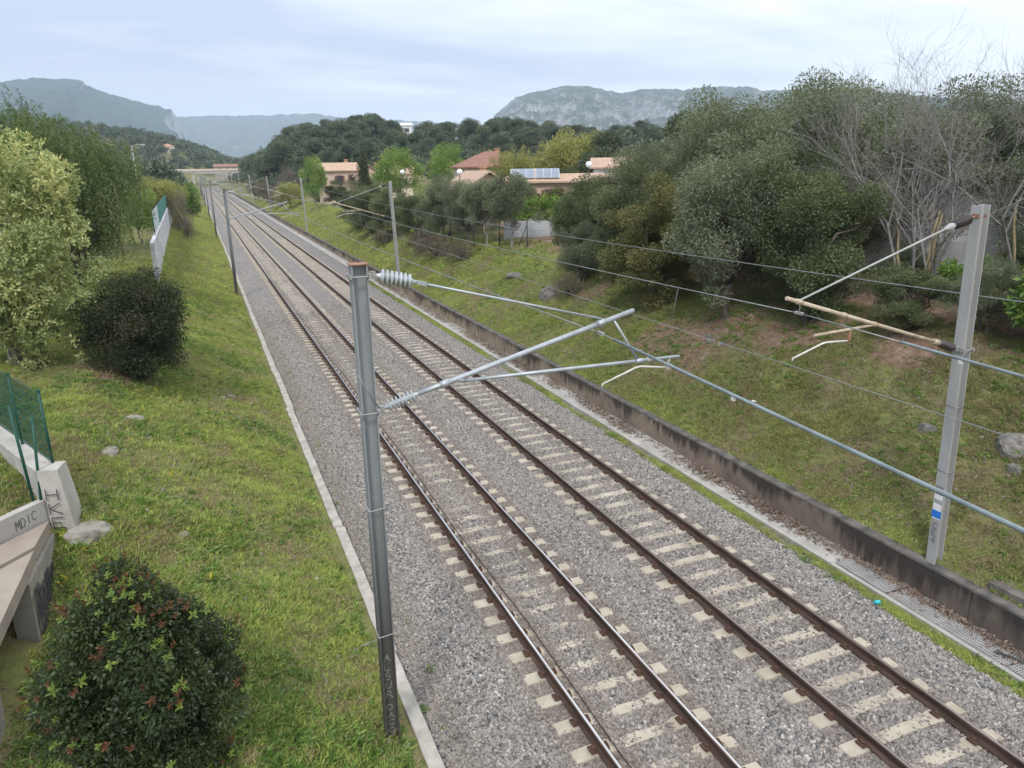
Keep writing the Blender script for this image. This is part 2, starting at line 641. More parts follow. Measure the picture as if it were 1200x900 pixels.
# ------------------------------------------------------------------ track bed and gravel
def stone_mat():
    b = NB('ballast_stone')
    r = b.rnd()
    c = b.ramp(r, [(0.0, (0.05, 0.05, 0.05)), (0.2, (0.15, 0.142, 0.13)), (0.42, (0.28, 0.255, 0.23)), (0.6, (0.37, 0.34, 0.30)), (0.75, (0.19, 0.195, 0.195)), (0.88, (0.32, 0.272, 0.24)), (1.0, (0.54, 0.505, 0.455))])
    x, y, z = b.xyz()
    # brake dust and rust close to the rails, where the stones are browner
    m = None
    for rx, k in ((-0.7525, 1.0), (0.7525, 1.0), (2.8632, 0.6), (4.3682, 0.6)):
        d = b.math('ABSOLUTE', b.math('SUBTRACT', x, rx))
        q = b.math('MULTIPLY', b.math('SUBTRACT', 1.0, b.math('DIVIDE', d, 0.9), clamp=True), k)
        m = q if m is None else b.math('MAXIMUM', m, q)
    n = b.noise(1.3, 4, 0.6)
    dirt = b.math('MULTIPLY', b.math('SUBTRACT', -2.0, x), 1.6, clamp=True)
    c = b.mix(b.math('MULTIPLY', dirt, .5), c, (.20, .165, .12))
    c = b.mix(b.math('MULTIPLY', m, 0.78), c, (0.185, 0.145, 0.108))
    c = b.mix(b.math('MULTIPLY', b.ramp(n, [(0.45, 0.0), (0.62, 1.0)]), 0.3), c, (0.30, 0.265, 0.225))
    c = b.mix(b.math('MULTIPLY', b.noise(40, 3, 0.6), 0.3), c, (0.12, 0.12, 0.12))
    return b.done(b.bsdf(c, 0.85, 0, None, 0.25))


def bed_mat():
    b = NB('ballast_bed')
    v1 = b.voro(26, out='Color'); v1d = b.voro(26)
    sx = b.n('ShaderNodeSeparateColor'); b.t.links.new(v1, sx.inputs[0])
    c = b.ramp(sx.outputs[0], [(0.0, (0.05, 0.05, 0.048)), (0.3, (0.16, 0.152, 0.14)), (0.55, (0.27, 0.25, 0.225)), (0.8, (0.22, 0.215, 0.21)), (1.0, (0.42, 0.39, 0.35))])
    x, y, z = b.xyz()
    m = None
    for rx, k in ((-0.7525, 1.0), (0.7525, 1.0), (2.8632, 0.6), (4.3682, 0.6)):
        d = b.math('ABSOLUTE', b.math('SUBTRACT', x, rx))
        q = b.math('MULTIPLY', b.math('SUBTRACT', 1.0, b.math('DIVIDE', d, 0.8), clamp=True), k)
        m = q if m is None else b.math('MAXIMUM', m, q)
    c = b.mix(b.math('MULTIPLY', m, 0.5), c, (0.2, 0.14, 0.10))
    c = b.mix(b.math('MULTIPLY', b.ramp(b.noise(0.9, 4, 0.6), [(0.4, 0.0), (0.7, 1.0)]), 0.3), c, (0.35, 0.29, 0.26))
    nrm = b.bump(v1d, 1.0, 0.03)
    return b.done(b.bsdf(c, 0.9, 0, nrm, 0.2))


BED_X = [-2.85, -2.5, -1.75, -1.35, 0, 1.35, 1.8, 2.3, 5.0, 5.35, 6.15, 6.44]
BED_Z = [-0.44, -0.35, -0.25, -0.212, -0.215, -0.212, -0.235, -0.212, -0.212, -0.24, -0.38, -0.43]


def bed(x, y):
    z = np.interp(x, BED_X, BED_Z)
    e = np.minimum(sstep(-2.8, -2.3, x), 1 - sstep(6.0, 6.4, x))
    return z + e * ((fbm(x * 1.7, y * 1.7, 3, 5.0) - 0.5) * 0.035 + (vnoise(x * 17, y * 17, 6.0) - 0.5) * 0.02)


M_bed = bed_mat()
bx = np.linspace(-2.85, 6.44, 94)
tag(inst('track_bed', grid_mesh('track_bed', bx, spans((-12, 2, 1), (2, 42, 0.14), (42, 120, 1.5), (120, 500, 10)), bed, [M_bed])), kind='structure')
rng = random.Random(4)
M_stone = stone_mat()
stones = proto_coll('stone', [rock_mesh('stone', rng, M_stone, 1.0, 1, (1, rng.uniform(.65, .95), rng.uniform(.5, .8))) for _ in range(8)])
gb = grid_mesh('gravel', np.linspace(-2.78, 6.1, 112), spans((3, 30, 0.05), (30, 50, 0.3)), bed, [M_stone])


def clear_of_sleepers(x, y):
    """the tops of the sleeper ends are swept clear, their waists half covered"""
    k = np.ones_like(x)
    for x0, y0, waist in ((0.0, 5.34, .80), (3.6157, 5.1, .48)):
        dy = np.abs((y - y0 + .3) % .6 - .3); dx = np.abs(x - x0)
        k = np.where((dy < .125) & (dx > .57) & (dx < 1.15), .02, k)
        k = np.where((dy < .09) & (dx <= .36), waist * (.2 + 1.6 * fbm(x * 2.2 + x0, y * 1.3, 2, 44.)), k)
    return k


set_dens(gb, lambda x, y: clear_of_sleepers(x, y) * (1 - sstep(33, 50, y)) * np.clip(1.0 - 0.35 * sstep(-2.0, -2.7, x), 0.2, 1) * (1 - 0.6 * sstep(5.8, 6.1, x)))
scatter('gravel', gb, stones, 640, 0.026, 0.056, 3, fullrot=True, label='grey and pinkish crushed stone ballast around the sleepers', cat='gravel')

# ------------------------------------------------------------------ the two tracks
def rail_mats():
    b = NB('rusty_rail_steel')
    n = b.noise(9, 5, 0.6, b.pos((1, 0.15, 1)))
    c = b.ramp(n, [(0.3, (0.038, 0.027, 0.021)), (0.55, (0.075, 0.048, 0.036)), (0.75, (0.125, 0.082, 0.06))])
    r1 = b.done(b.bsdf(c, 0.85, 0.0, b.bump(n, 0.3, 0.004), 0.2))
    b = NB('polished_rail_top')
    c = b.ramp(b.noise(6, 4, 0.5, b.pos((3, 0.1, 1))), [(0.35, (0.42, 0.42, 0.43)), (0.7, (0.62, 0.62, 0.63))])
    r2 = b.done(b.bsdf(c, 0.28, 1.0))
    b = NB('dull_rail_top')
    c = b.ramp(b.noise(6, 4, 0.5, b.pos((3, 0.1, 1))), [(0.35, (0.20, 0.18, 0.17)), (0.7, (0.36, 0.34, 0.33))])
    r3 = b.done(b.bsdf(c, 0.35, 0.9))
    return r1, r2, r3


M_rust, M_polish, M_dull = rail_mats()
M_sleeper = simple('sleeper_concrete', (0.29, 0.25, 0.185), (0.46, 0.41, 0.33), 2.2, 0.9, bump=0.25, bdist=0.006, bscale=30)
M_clip = simple('rusty_clip', (0.055, 0.032, 0.023), (0.14, 0.08, 0.055), 25, 0.85)


def rail_mesh(top):
    mb = MB()
    prof = [(-.070, -.172), (.070, -.172), (.070, -.160), (.022, -.142), (.010, -.128), (.010, -.052), (.034, -.040), (.036, -.012)]
    head = [(.030, -.003), (.020, -.001), (-.016, -.001), (-.030, -.003)]
    left = [(-x, z) for x, z in reversed(prof)]
    poly = prof + head[:1] + head[1:] + left[0:]
    # close without doubling the foot corners
    poly = prof + head + [(-.036, -.012), (-.034, -.040), (-.010, -.052), (-.010, -.128), (-.022, -.142), (-.070, -.160), (-.070, -.172)][0:6]
    poly = poly + [(-.070, -.172)]
    poly = poly[1:] if poly[0] == poly[-1] else poly
    ysn = [-12, 0, 8, 16, 30, 60, 120, 240, 500]
    n = len(poly)
    vs = [(x, y, z) for y in ysn for x, z in poly]
    fs, mi = [], []
    for i in range(len(ysn) - 1):
        for k in range(n):
            k2 = (k + 1) % n
            fs.append((i * n + k, i * n + k2, (i + 1) * n + k2, (i + 1) * n + k))
            a, c = poly[k], poly[k2]
            mi.append(1 if (a[1] == -.001 and c[1] == -.001) else 0)
    me = bpy.data.meshes.new('rail')
    me.from_pydata(vs, [], fs)
    me.materials.append(M_rust); me.materials.append(top)
    me.polygons.foreach_set('material_index', mi)
    me.update()
    return me


def sleeper_geo(mb, x0=0, y0=0, dz=0.0, jx=0.0, wz=0.0):
    """monobloc sleeper: two raised rail seats, a lower and narrower waist"""
    st = [(-1.18, .24, -.215), (-1.15, .25, -.180), (-.58, .26, -.174), (-.44, .20, -.212), (.0, .19, -.190), (.44, .20, -.212), (.58, .26, -.174), (1.15, .25, -.180), (1.18, .24, -.215)]
    vs, fs = [], []
    for x, w, z in st:
        z = z + (wz if abs(x) < .5 else 0)
        for yy, zz in ((-w / 2 - .02, -.36), (-w / 2, z), (w / 2, z), (w / 2 + .02, -.36)):
            vs.append((x0 + x + jx, y0 + yy, zz + dz))
    for i in range(len(st) - 1):
        a = i * 4
        fs += [(a, a + 4, a + 5, a + 1), (a + 1, a + 5, a + 6, a + 2), (a + 2, a + 6, a + 7, a + 3)]
    fs += [(0, 1, 2, 3), (35, 34, 33, 32)]
    mb.add(vs, fs)


def clip_geo(mb, x, y, s):
    mb.box((x + s * .105, y, -.158), (.085, .15, .03))
    mb.box((x + s * .085, y, -.135), (.05, .07, .035))
    mb.tube([(x + s * .10, y, -.15), (x + s * .10, y, -.10)], .017, 6)
    mb.tube([(x + s * .065, y - .05, -.138), (x + s * .14, y - .055, -.13), (x + s * .15, y + .05, -.13), (x + s * .065, y + .05, -.138)], .012, 5)


mb = MB(); sleeper_geo(mb)
ME_sleeper = mb.mesh('sleeper', M_sleeper)
mb = MB(); sleeper_geo(mb, wz=.013)
ME_sleeper2 = mb.mesh('sleeper', M_sleeper)
ME_clip = []
for rx in (-.7525, .7525):
    for s in (-1, 1):
        mb = MB(); clip_geo(mb, rx, 0, s); ME_clip.append(mb.mesh('rail_clip', M_clip))
PITCH = 0.6


def railway(x0, y_first, top, label, rngs):
    t = thing('railway_track', label, 'railway track', (x0, 0, 0), group='tracks of the railway line')
    me = rail_mesh(top)
    for sx in (-.7525, .7525):
        inst('rail', me, t, (sx, 0, 0))
    r = random.Random(rngs)
    y = y_first; k = 0
    while k < 150:
        dz = r.uniform(-.012, .004)
        s = inst('sleeper', ME_sleeper if rngs == 1 else ME_sleeper2, t, (r.uniform(-.012, .012), y, dz), (0, 0, r.uniform(-.008, .008)))
        if k < 37:
            for c in ME_clip:
                inst('rail_clip', c, s, (0, 0, -dz))
        y += PITCH; k += 1
    far = MB()
    while y < 330:
        sleeper_geo(far, 0, y, r.uniform(-.012, .004)); y += PITCH
    tag(far.build('distant_sleepers', M_sleeper, t), kind='stuff')
    fc = MB(); y = y_first + 37 * PITCH
    while y < 60:
        for rx in (-.7525, .7525):
            for s in (-1, 1):
                fc.box((rx + s * .1, y, -.145), (.09, .12, .05))
        y += PITCH
    tag(fc.build('distant_clips', M_clip, t), kind='stuff')
    return t


TRK2 = 3.6157
railway(0.0, 5.34, M_polish, 'left railway track with bright worn rail tops and a cable beside its rail', 1)
railway(TRK2, 5.1, M_dull, 'right railway track with browner rails beside the low concrete wall', 2)
M_cable = simple('dark_cable', (0.02, 0.018, 0.016), (0.06, 0.05, 0.045), 12, 0.6)
mb = MB()
cp = []
r = random.Random(8)
for i in range(0, 120):
    y = -4 + i * 0.6
    cp.append((-.50 + 0.03 * math.sin(y * .7) + r.uniform(-.008, .008), y, -.165 + r.uniform(-.01, .008)))
mb.tube(cp, .011, 5)
tag(mb.build('cable', M_cable), 'thin dark cable lying along the inside of the leftmost rail', 'cable')

# ------------------------------------------------------------------ kerb, drain channel, retaining wall
M_kerb = simple('pale_kerb_concrete', (0.24, 0.222, 0.19), (0.43, 0.40, 0.35), 3.2, 0.92, bump=0.3, bdist=0.008, bscale=22)
kerb = thing('kerb', 'long pale concrete kerb between the left grass bank and the ballast', 'kerb', (-2.98, 0, 0))
r = random.Random(11)
y = -4.0
mes = []
for L_ in (5.2, 4.1, 6.0):
    mb = MB()
    n = int(L_ / .25)
    vs, fs = [], []
    for i in range(n + 1):
        yy = L_ * i / n
        ch = 0.018 * (fbm(np.array([yy * 4.1]), np.array([L_]), 3, 3.)[0] - .5) * 2
        for x, z in ((-.115, -.62), (-.115 + ch, -.30), (-.105 + ch, -.285), (.105 + ch * .6, -.285), (.115 + ch * .6, -.30), (.115, -.62)):
            vs.append((x, yy, z + (0.01 * (hash2(yy * 3, L_, 1.) - .5) if z > -.5 else 0)))
    for i in range(n):
        for k in range(5):
            a = i * 6 + k
            fs.append((a, a + 1, a + 7, a + 6))
    fs += [(5, 4, 3, 2, 1, 0), tuple(n * 6 + k for k in range(6))]
    mb.add(vs, fs)
    mes.append((L_, mb.mesh('kerb_section', M_kerb)))
k = 0
while y < 260:
    L_, me = mes[k % 3]
    inst('kerb_section', me, kerb, (r.uniform(-.022, .022), y, r.uniform(-.012, .012)), (0, 0, r.uniform(-.004, .004)))
    y += L_ + .018; k += 1


def wall_mat():
    b = NB('stained_retaining_concrete')
    n = b.noise(1.1, 5, 0.6)
    st = b.noise(3.2, 5, 0.65, b.pos((1, 1.6, 0.16)))
    st2 = b.noise(9.0, 4, 0.6, b.pos((1, 1.2, 0.10)))
    c = b.ramp(n, [(0.3, (0.15, 0.115, 0.09)), (0.6, (0.25, 0.20, 0.155)), (0.8, (0.38, 0.32, 0.245))])
    x, y, z = b.xyz()
    # ochre lime runs are frequent further along, black algae stains near the coping everywhere
    oc = b.math('MULTIPLY', b.ramp(st2, [(0.48, 0.0), (0.62, 1.0)]), b.math('MULTIPLY', b.math('SUBTRACT', y, 20), 0.06, clamp=True))
    c = b.mix(b.math('MULTIPLY', oc, 0.75), c, (0.42, 0.36, 0.22))
    hz = b.math('ADD', b.math('MULTIPLY', b.math('SUBTRACT', z, -0.1), 1.6), b.math('ADD', b.math('MULTIPLY', b.math('SUBTRACT', st, 0.5), 2.1), b.math('MULTIPLY', b.math('SUBTRACT', b.noise(.45, 4, .6), .5), 2.8)))
    c = b.mix(b.math('MULTIPLY', b.ramp(hz, [(0.0, 0.0), (0.5, 1.0)]), 0.86), c, (0.035, 0.03, 0.026))
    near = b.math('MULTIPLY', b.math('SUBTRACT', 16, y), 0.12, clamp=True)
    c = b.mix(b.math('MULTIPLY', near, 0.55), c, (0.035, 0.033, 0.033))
    return b.done(b.bsdf(c, 0.92, 0, b.bump(b.math('ADD', b.noise(24, 5, 0.65), st2), 0.5, 0.02), 0.15))


M_wall = wall_mat()
M_coping = simple('dark_coping_concrete', (0.05, 0.046, 0.042), (0.17, 0.155, 0.135), 3.0, 0.92, bump=0.4, bdist=0.01, bscale=25)
wall = thing('retaining_wall', 'low stained concrete retaining wall at the foot of the right bank', 'wall', (7.2, 0, 0))
r = random.Random(5)
y = -8.0; k = 0
while y < 330:
    L_ = (7.6, 8.4, 6.9)[k % 3] if y < 150 else 30
    top = 0.235 + r.uniform(-.01, .012)
    mb = MB()
    mb.prism([(0.0, -.7), (0.30, -.7), (0.26, top), (0.03, top)], 'y', y, y + L_ - .012)
    s = mb.build('wall_section', M_wall, wall)
    mb = MB()
    mb.prism([(0.022, top + .002), (0.275, top + .002), (0.265, top + .05), (0.035, top + .045)], 'y', y, y + L_ - .012)
    mb.build('coping', M_coping, s)
    y += L_; k += 1
mb = MB(); mb.prism([(0.28, -.3), (0.62, -.3), (0.60, .46), (0.29, .44)], 'y', 4.2, 7.9)
mb.build('buttress', M_coping, wall)

M_chan = simple('drain_concrete', (0.27, 0.255, 0.225), (0.43, 0.41, 0.37), 1.6, 0.92, bump=0.3, bdist=0.01, bscale=20)
chan = thing('drain_channel', 'flat grey concrete drain channel along the foot of the low wall', 'drain', (6.44, 0, 0))
y = -8.0; k = 0
while y < 300:
    L_ = 6.2 if y < 150 else 40
    mb = MB()
    mb.prism([(0.0, -.62), (0.86, -.62), (0.86, -.365), (0.30, -.375), (0.11, -.375), (0.09, -.335), (0.0, -.34)], 'y', y, y + L_ - .015)
    mb.build('channel_slab', M_chan, chan, (0, 0, 0.006 * (k % 2)))
    y += L_; k += 1


def grating_mat():
    b = NB('expanded_metal')
    v = b.pos((1, 1, 0))
    w = b.n('ShaderNodeTexVoronoi', feature='DISTANCE_TO_EDGE'); w.inputs['Scale'].default_value = 14; w.inputs['Randomness'].default_value = 0.05
    b.t.links.new(b.pos((1.0, 1.6, 0)), w.inputs['Vector'])
    hole = b.ramp(w.outputs[0], [(0.16, 0.0), (0.26, 1.0)])
    c = b.mix(hole, b.ramp(b.noise(3, 3), [(0.3, (0.27, 0.26, 0.25)), (0.7, (0.40, 0.39, 0.37))]), (0.10, 0.09, 0.08))
    return b.done(b.bsdf(c, 0.7, 0.2, b.bump(hole, -0.8, 0.01), 0.3))


M_grate = grating_mat()
grt = thing('walkway_grating', 'worn expanded metal sheets laid over the drain beside the low wall', 'grating', (6.44, 0, 0))
for i, (y0, L_, lift) in enumerate(((2.2, 2.3, 0), (4.55, 2.2, .012), (6.8, 2.4, 0), (9.25, 1.3, .008))):
    mb = MB()
    n = 12; vs = []; fs = []
    for j in range(n + 1):
        yy = y0 + L_ * j / n
        for x in (0.10, 0.30, 0.52):
            vs.append((x, yy, -.335 + lift + 0.02 * (fbm(np.array([x * 3]), np.array([yy * 1.5]), 2, 8.)[0] - .3) + (0.05 if (j == 0 and i == 1) else 0)))
    b0 = len(vs)
    vs += [(x, y_, z - .012) for x, y_, z in vs]
    for j in range(n):
        for k2 in range(2):
            a = j * 3 + k2
            fs += [(a, a + 1, a + 4, a + 3), (b0 + a + 3, b0 + a + 4, b0 + a + 1, b0 + a)]
    mb.add(vs, fs)
    mb.build('grating_sheet', M_grate, grt)
M_pipe = simple('pale_bent_metal', (0.4, 0.38, 0.33), (0.5, 0.48, 0.43), 8, 0.6)
# ------------------------------------------------------------------ overhead line
M_galv = simple('weathered_galvanised_steel', (0.20, 0.215, 0.225), (0.34, 0.36, 0.37), 2.5, 0.6, 0.35, bump=0.1, bdist=0.003, bscale=20, stretch=(1, 1, 0.25), obj=True)
M_galv2 = simple('pale_galvanised_steel', (0.30, 0.30, 0.29), (0.43, 0.43, 0.415), 2.2, 0.6, 0.15, bump=0.1, bdist=0.003, bscale=20, stretch=(1, 1, 0.25), obj=True)
M_tube = simple('galvanised_tube', (0.30, 0.33, 0.35), (0.44, 0.47, 0.49), 6, 0.45, 0.4, obj=True)
M_alu = simple('pale_steady_arm', (0.50, 0.49, 0.44), (0.66, 0.65, 0.60), 8, 0.5)
M_oldtube = simple('rust_stained_tube', (0.30, 0.22, 0.14), (0.56, 0.49, 0.38), 5, 0.75, bump=0.1, bdist=0.002, bscale=40, obj=True)
M_fit = simple('grey_fitting', (0.24, 0.24, 0.23), (0.40, 0.40, 0.38), 15, 0.6, 0.3)
M_fitrust = simple('rusty_fitting', (0.18, 0.08, 0.05), (0.36, 0.20, 0.14), 15, 0.8)
M_glassins = simple('pale_grey_insulator', (0.30, 0.335, 0.35), (0.44, 0.475, 0.49), 9, 0.25, 0.0, spec=0.6)
M_brownins = simple('brown_porcelain', (0.018, 0.012, 0.012), (0.05, 0.032, 0.03), 9, 0.28, spec=0.6)
M_wire = simple('weathered_wire', (0.20, 0.21, 0.21), (0.34, 0.35, 0.35), 5, 0.5, 0.5)
M_sleeve = simple('grey_cable_sleeve', (0.13, 0.16, 0.17), (0.24, 0.28, 0.29), 3, 0.5, 0.0)
M_mark = simple('faded_white_marking', (0.16, 0.155, 0.13), (0.34, 0.33, 0.29), 30, 0.9)
M_blue = simple('blue_plate_paint', (0.02, 0.16, 0.55), (0.03, 0.20, 0.62), 8, 0.5)
M_white = simple('white_plate_paint', (0.62, 0.62, 0.60), (0.76, 0.76, 0.74), 8, 0.6)
M_black = simple('black_marker_paint', (0.025, 0.025, 0.03), (0.07, 0.07, 0.075), 20, 0.85)
M_greypaint = simple('grey_stencil_paint', (0.14, 0.14, 0.14), (0.24, 0.24, 0.24), 30, 0.8)


def beam(mb, h, d=0.20, w=0.20, tf=0.016, tw=0.011):
    """H section, flanges facing +x and -x, web in the x-z plane"""
    x, y, t = d / 2, w / 2, tw / 2
    poly = [(-x, -y), (-x + tf, -y), (-x + tf, -t), (x - tf, -t), (x - tf, -y), (x, -y), (x, y), (x - tf, y), (x - tf, t), (-x + tf, t), (-x + tf, y), (-x, y)]
    n = len(poly)
    vs = [(px, py, z) for z in (-0.5, h) for px, py in poly]
    fs = [(i, (i + 1) % n, n + (i + 1) % n, n + i) for i in range(n)]
    fs += [(12, 13, 22, 23), (13, 14, 21, 22), (14, 15, 20, 21), (15, 16, 19, 20), (16, 17, 18, 19)]
    return mb.add(vs, fs)


def insulator(a, b, n_shed, r_core, r_shed, m, parent, mats_end):
    prof = [(0, .022), (.10, .03), (.12, r_core)]
    for i in range(n_shed):
        t = .14 + .72 * (i + .5) / n_shed
        w = .72 / n_shed
        prof += [(t - .32 * w, r_core), (t - .12 * w, r_shed), (t + .04 * w, r_shed * .98), (t + .16 * w, r_core * 1.15)]
    prof += [(.88, r_core), (.90, .03), (1.0, .024)]
    mb = MB(); mb.lathe(a, b, prof, 14)
    return mb.build('insulator', m, parent)


# strokes for painted letters, on a unit square (x right, y up)
STROKE = {
    'A': [[(0, 0), (.5, 1), (1, 0)], [(.2, .4), (.8, .4)]], 'L': [[(0, 1), (0, 0), (.9, 0)]],
    'B': [[(0, 0), (0, 1), (.7, .95), (.8, .75), (.6, .53), (0, .5)], [(.6, .53), (.95, .3), (.7, .02), (0, 0)]],
    'U': [[(0, 1), (.05, .2), (.5, 0), (.95, .2), (1, 1)]], 'R': [[(0, 0), (0, 1), (.7, .95), (.85, .75), (.6, .52), (0, .5)], [(.45, .5), (1, 0)]],
    'D': [[(0, 0), (0, 1), (.6, .92), (.95, .5), (.6, .06), (0, 0)]], 'C': [[(.95, .85), (.5, 1), (.1, .75), (.05, .3), (.45, 0), (.95, .15)]],
    'O': [[(.5, 1), (.08, .75), (.08, .25), (.5, 0), (.92, .25), (.92, .75), (.5, 1)]], 'X': [[(0, 1), (1, 0)], [(0, 0), (1, 1)]],
    'M': [[(0, 0), (.1, 1), (.5, .35), (.85, 1), (1, 0)]], 'I': [[(.5, 0), (.5, 1)]],
    'H': [[(0, 0), (0, 1)], [(1, 0), (1, 1)], [(0, .5), (1, .5)]], 'K': [[(0, 0), (0, 1)], [(.9, 1), (.05, .5), (1, 0)]],
    'E': [[(.95, 1), (0, 1), (0, 0), (.95, 0)], [(0, .5), (.7, .5)]], 'S': [[(.95, .85), (.5, 1), (.1, .78), (.85, .3), (.5, 0), (.05, .15)]],
    '2': [[(.05, .8), (.4, 1), (.9, .8), (.8, .5), (0, 0), (.95, 0)]], '4': [[(.7, 0), (.7, 1), (0, .35), (.95, .35)]],
    '~': [[(0, .2), (.2, 1), (.4, .1), (.6, .95), (.8, .1), (1, .9)]],
}


def ribbon(mb, pts, w, o, ux, uy, nn, th=.003):
    """flat painted stroke on a plane: o origin, ux and uy in-plane axes (scaled), nn unit normal"""
    P = [o + ux * x + uy * y for x, y in pts]
    for a, b in zip(P[:-1], P[1:]):
        d = (b - a)
        if d.length < 1e-6: continue
        d.normalize(); s = d.cross(nn).normalized() * (w / 2)
        a2 = a - d * w * .4; b2 = b + d * w * .4
        vs = [a2 - s, a2 + s, b2 + s, b2 - s]
        vs += [v + nn * th for v in vs]
        mb.add(vs, [(4, 5, 6, 7), (0, 1, 5, 4), (1, 2, 6, 5), (2, 3, 7, 6), (3, 0, 4, 7)])


def letter(mb, ch, o, ux, uy, nn, w):
    for st in STROKE[ch]:
        ribbon(mb, st, w, o, ux, uy, nn)


def left_mast(label, full=True):
    t = thing('catenary_mast', label, 'catenary mast', (-3.45, 9.2, -0.3), group='masts along the left side of the line')
    mb = MB(); beam(mb, 7.12); m = mb.build('mast', M_galv, t)
    mb = MB(); mb.box((0, 0, 7.127), (.235, .225, .012)); mb.build('cap_plate', M_fitrust, t)
    for z in (6.98, 5.22):
        mb = MB()
        mb.box((.118, 0, z), (.03, .30, .07)); mb.box((-.118, 0, z), (.02, .30, .05))
        mb.tube([(-.14, -.125, z), (.15, -.125, z)], .011, 6); mb.tube([(-.14, .125, z), (.15, .125, z)], .011, 6)
        mb.box((.165, 0, z), (.08, .05, .09))
        mb.build('clamp', M_fit, t)
    insulator((.19, 0, 6.975), (.74, 0, 6.845), 7, .04, .098, M_glassins, t, M_fit)
    insulator((.19, 0, 5.235), (.70, 0, 5.375), 7, .035, .088, M_glassins, t, M_fit)
    mb = MB(); mb.tube([(.74, 0, 6.845), (3.42, 0, 6.13)], .016, 8)
    mb.box((.80, 0, 6.83), (.13, .05, .05), rot=Matrix.Rotation(.26, 3, 'Y')); mb.build('top_tie', M_tube, t)
    mb = MB(); mb.tube([(.68, 0, 5.37), (1.0, 0, 5.452), (3.95, 0, 6.205)], [.03, .036, .036], 10)
    mb.tube([(3.36, 0, 6.056), (3.47, 0, 6.084)], .050, 10); mb.tube([(.98, 0, 5.447), (1.12, 0, 5.483)], .048, 10)
    mb.build('cantilever_tube', M_tube, t)
    mb = MB(); mb.tube([(1.30, 0, 5.47), (4.78, 0, 5.425)], .026, 9)
    mb.tube([(1.22, 0, 5.51), (1.34, 0, 5.468)], .035, 8); mb.build('registration_tube', M_tube, t)
    mb = MB(); mb.tube([(3.62, 0, 6.10), (4.06, 0, 5.43)], .02, 8)
    mb.tube([(4.02, 0, 5.434), (4.14, 0, 5.432)], .038, 8); mb.build('strut', M_tube, t)
    mb = MB(); mb.tube([(3.46, 0, 5.15), (4.02, 0, 5.335), (4.10, 0, 5.345), (4.56, 0, 5.275)], .015, 8)
    mb.tube([(3.46, 0, 5.16), (3.45, 0, 5.10)], .012, 6); mb.build('steady_arm', M_alu, t)
    mb = MB(); mb.tube([(4.56, 0, 5.27), (4.62, 0, 5.43)], .018, 6); mb.box((4.60, 0, 5.285), (.12, .05, .06)); mb.build('arm_bracket', M_fit, t)
    mb = MB(); mb.tube([(3.42, 0, 6.06), (3.44, .02, 6.0), (3.41, 0, 5.93)], .010, 6); mb.box((3.41, 0, 5.92), (.05, .16, .045)); mb.build('wire_hanger', M_fit, t)
    if full:
        mb = MB()
        o = Vector((-.055, -.0066, 1.60))
        z = 1.42
        for ch in 'ALBUR':
            letter(mb, ch, Vector((-.045, -.0066, z)), Vector((.085, 0, 0)), Vector((0, 0, .115)), Vector((0, -1, 0)), .016); z -= .155
        z -= .06
        for ch in 'DACOXO':
            letter(mb, ch, Vector((-.045, -.0066, z)), Vector((.085, 0, 0)), Vector((0, 0, .10)), Vector((0, -1, 0)), .015); z -= .135
        mb.build('painted_letters', M_mark, t)
        mb = MB()
        for z in (1.9, 3.85):
            mb.tube([(-.108, -.108, z), (.108, -.108, z + .02), (.108, .108, z + .03), (-.108, .108, z + .01), (-.108, -.108, z)], .008, 5)
        mb.build('wire_tie', M_galv2, t)
        mb = MB(); mb.tube([(-.115, -.1, 5.75), (-.02, -.115, 5.52), (.12, -.12, 5.28)], .006, 5); mb.build('stay_wire', M_wire, t)
    return t


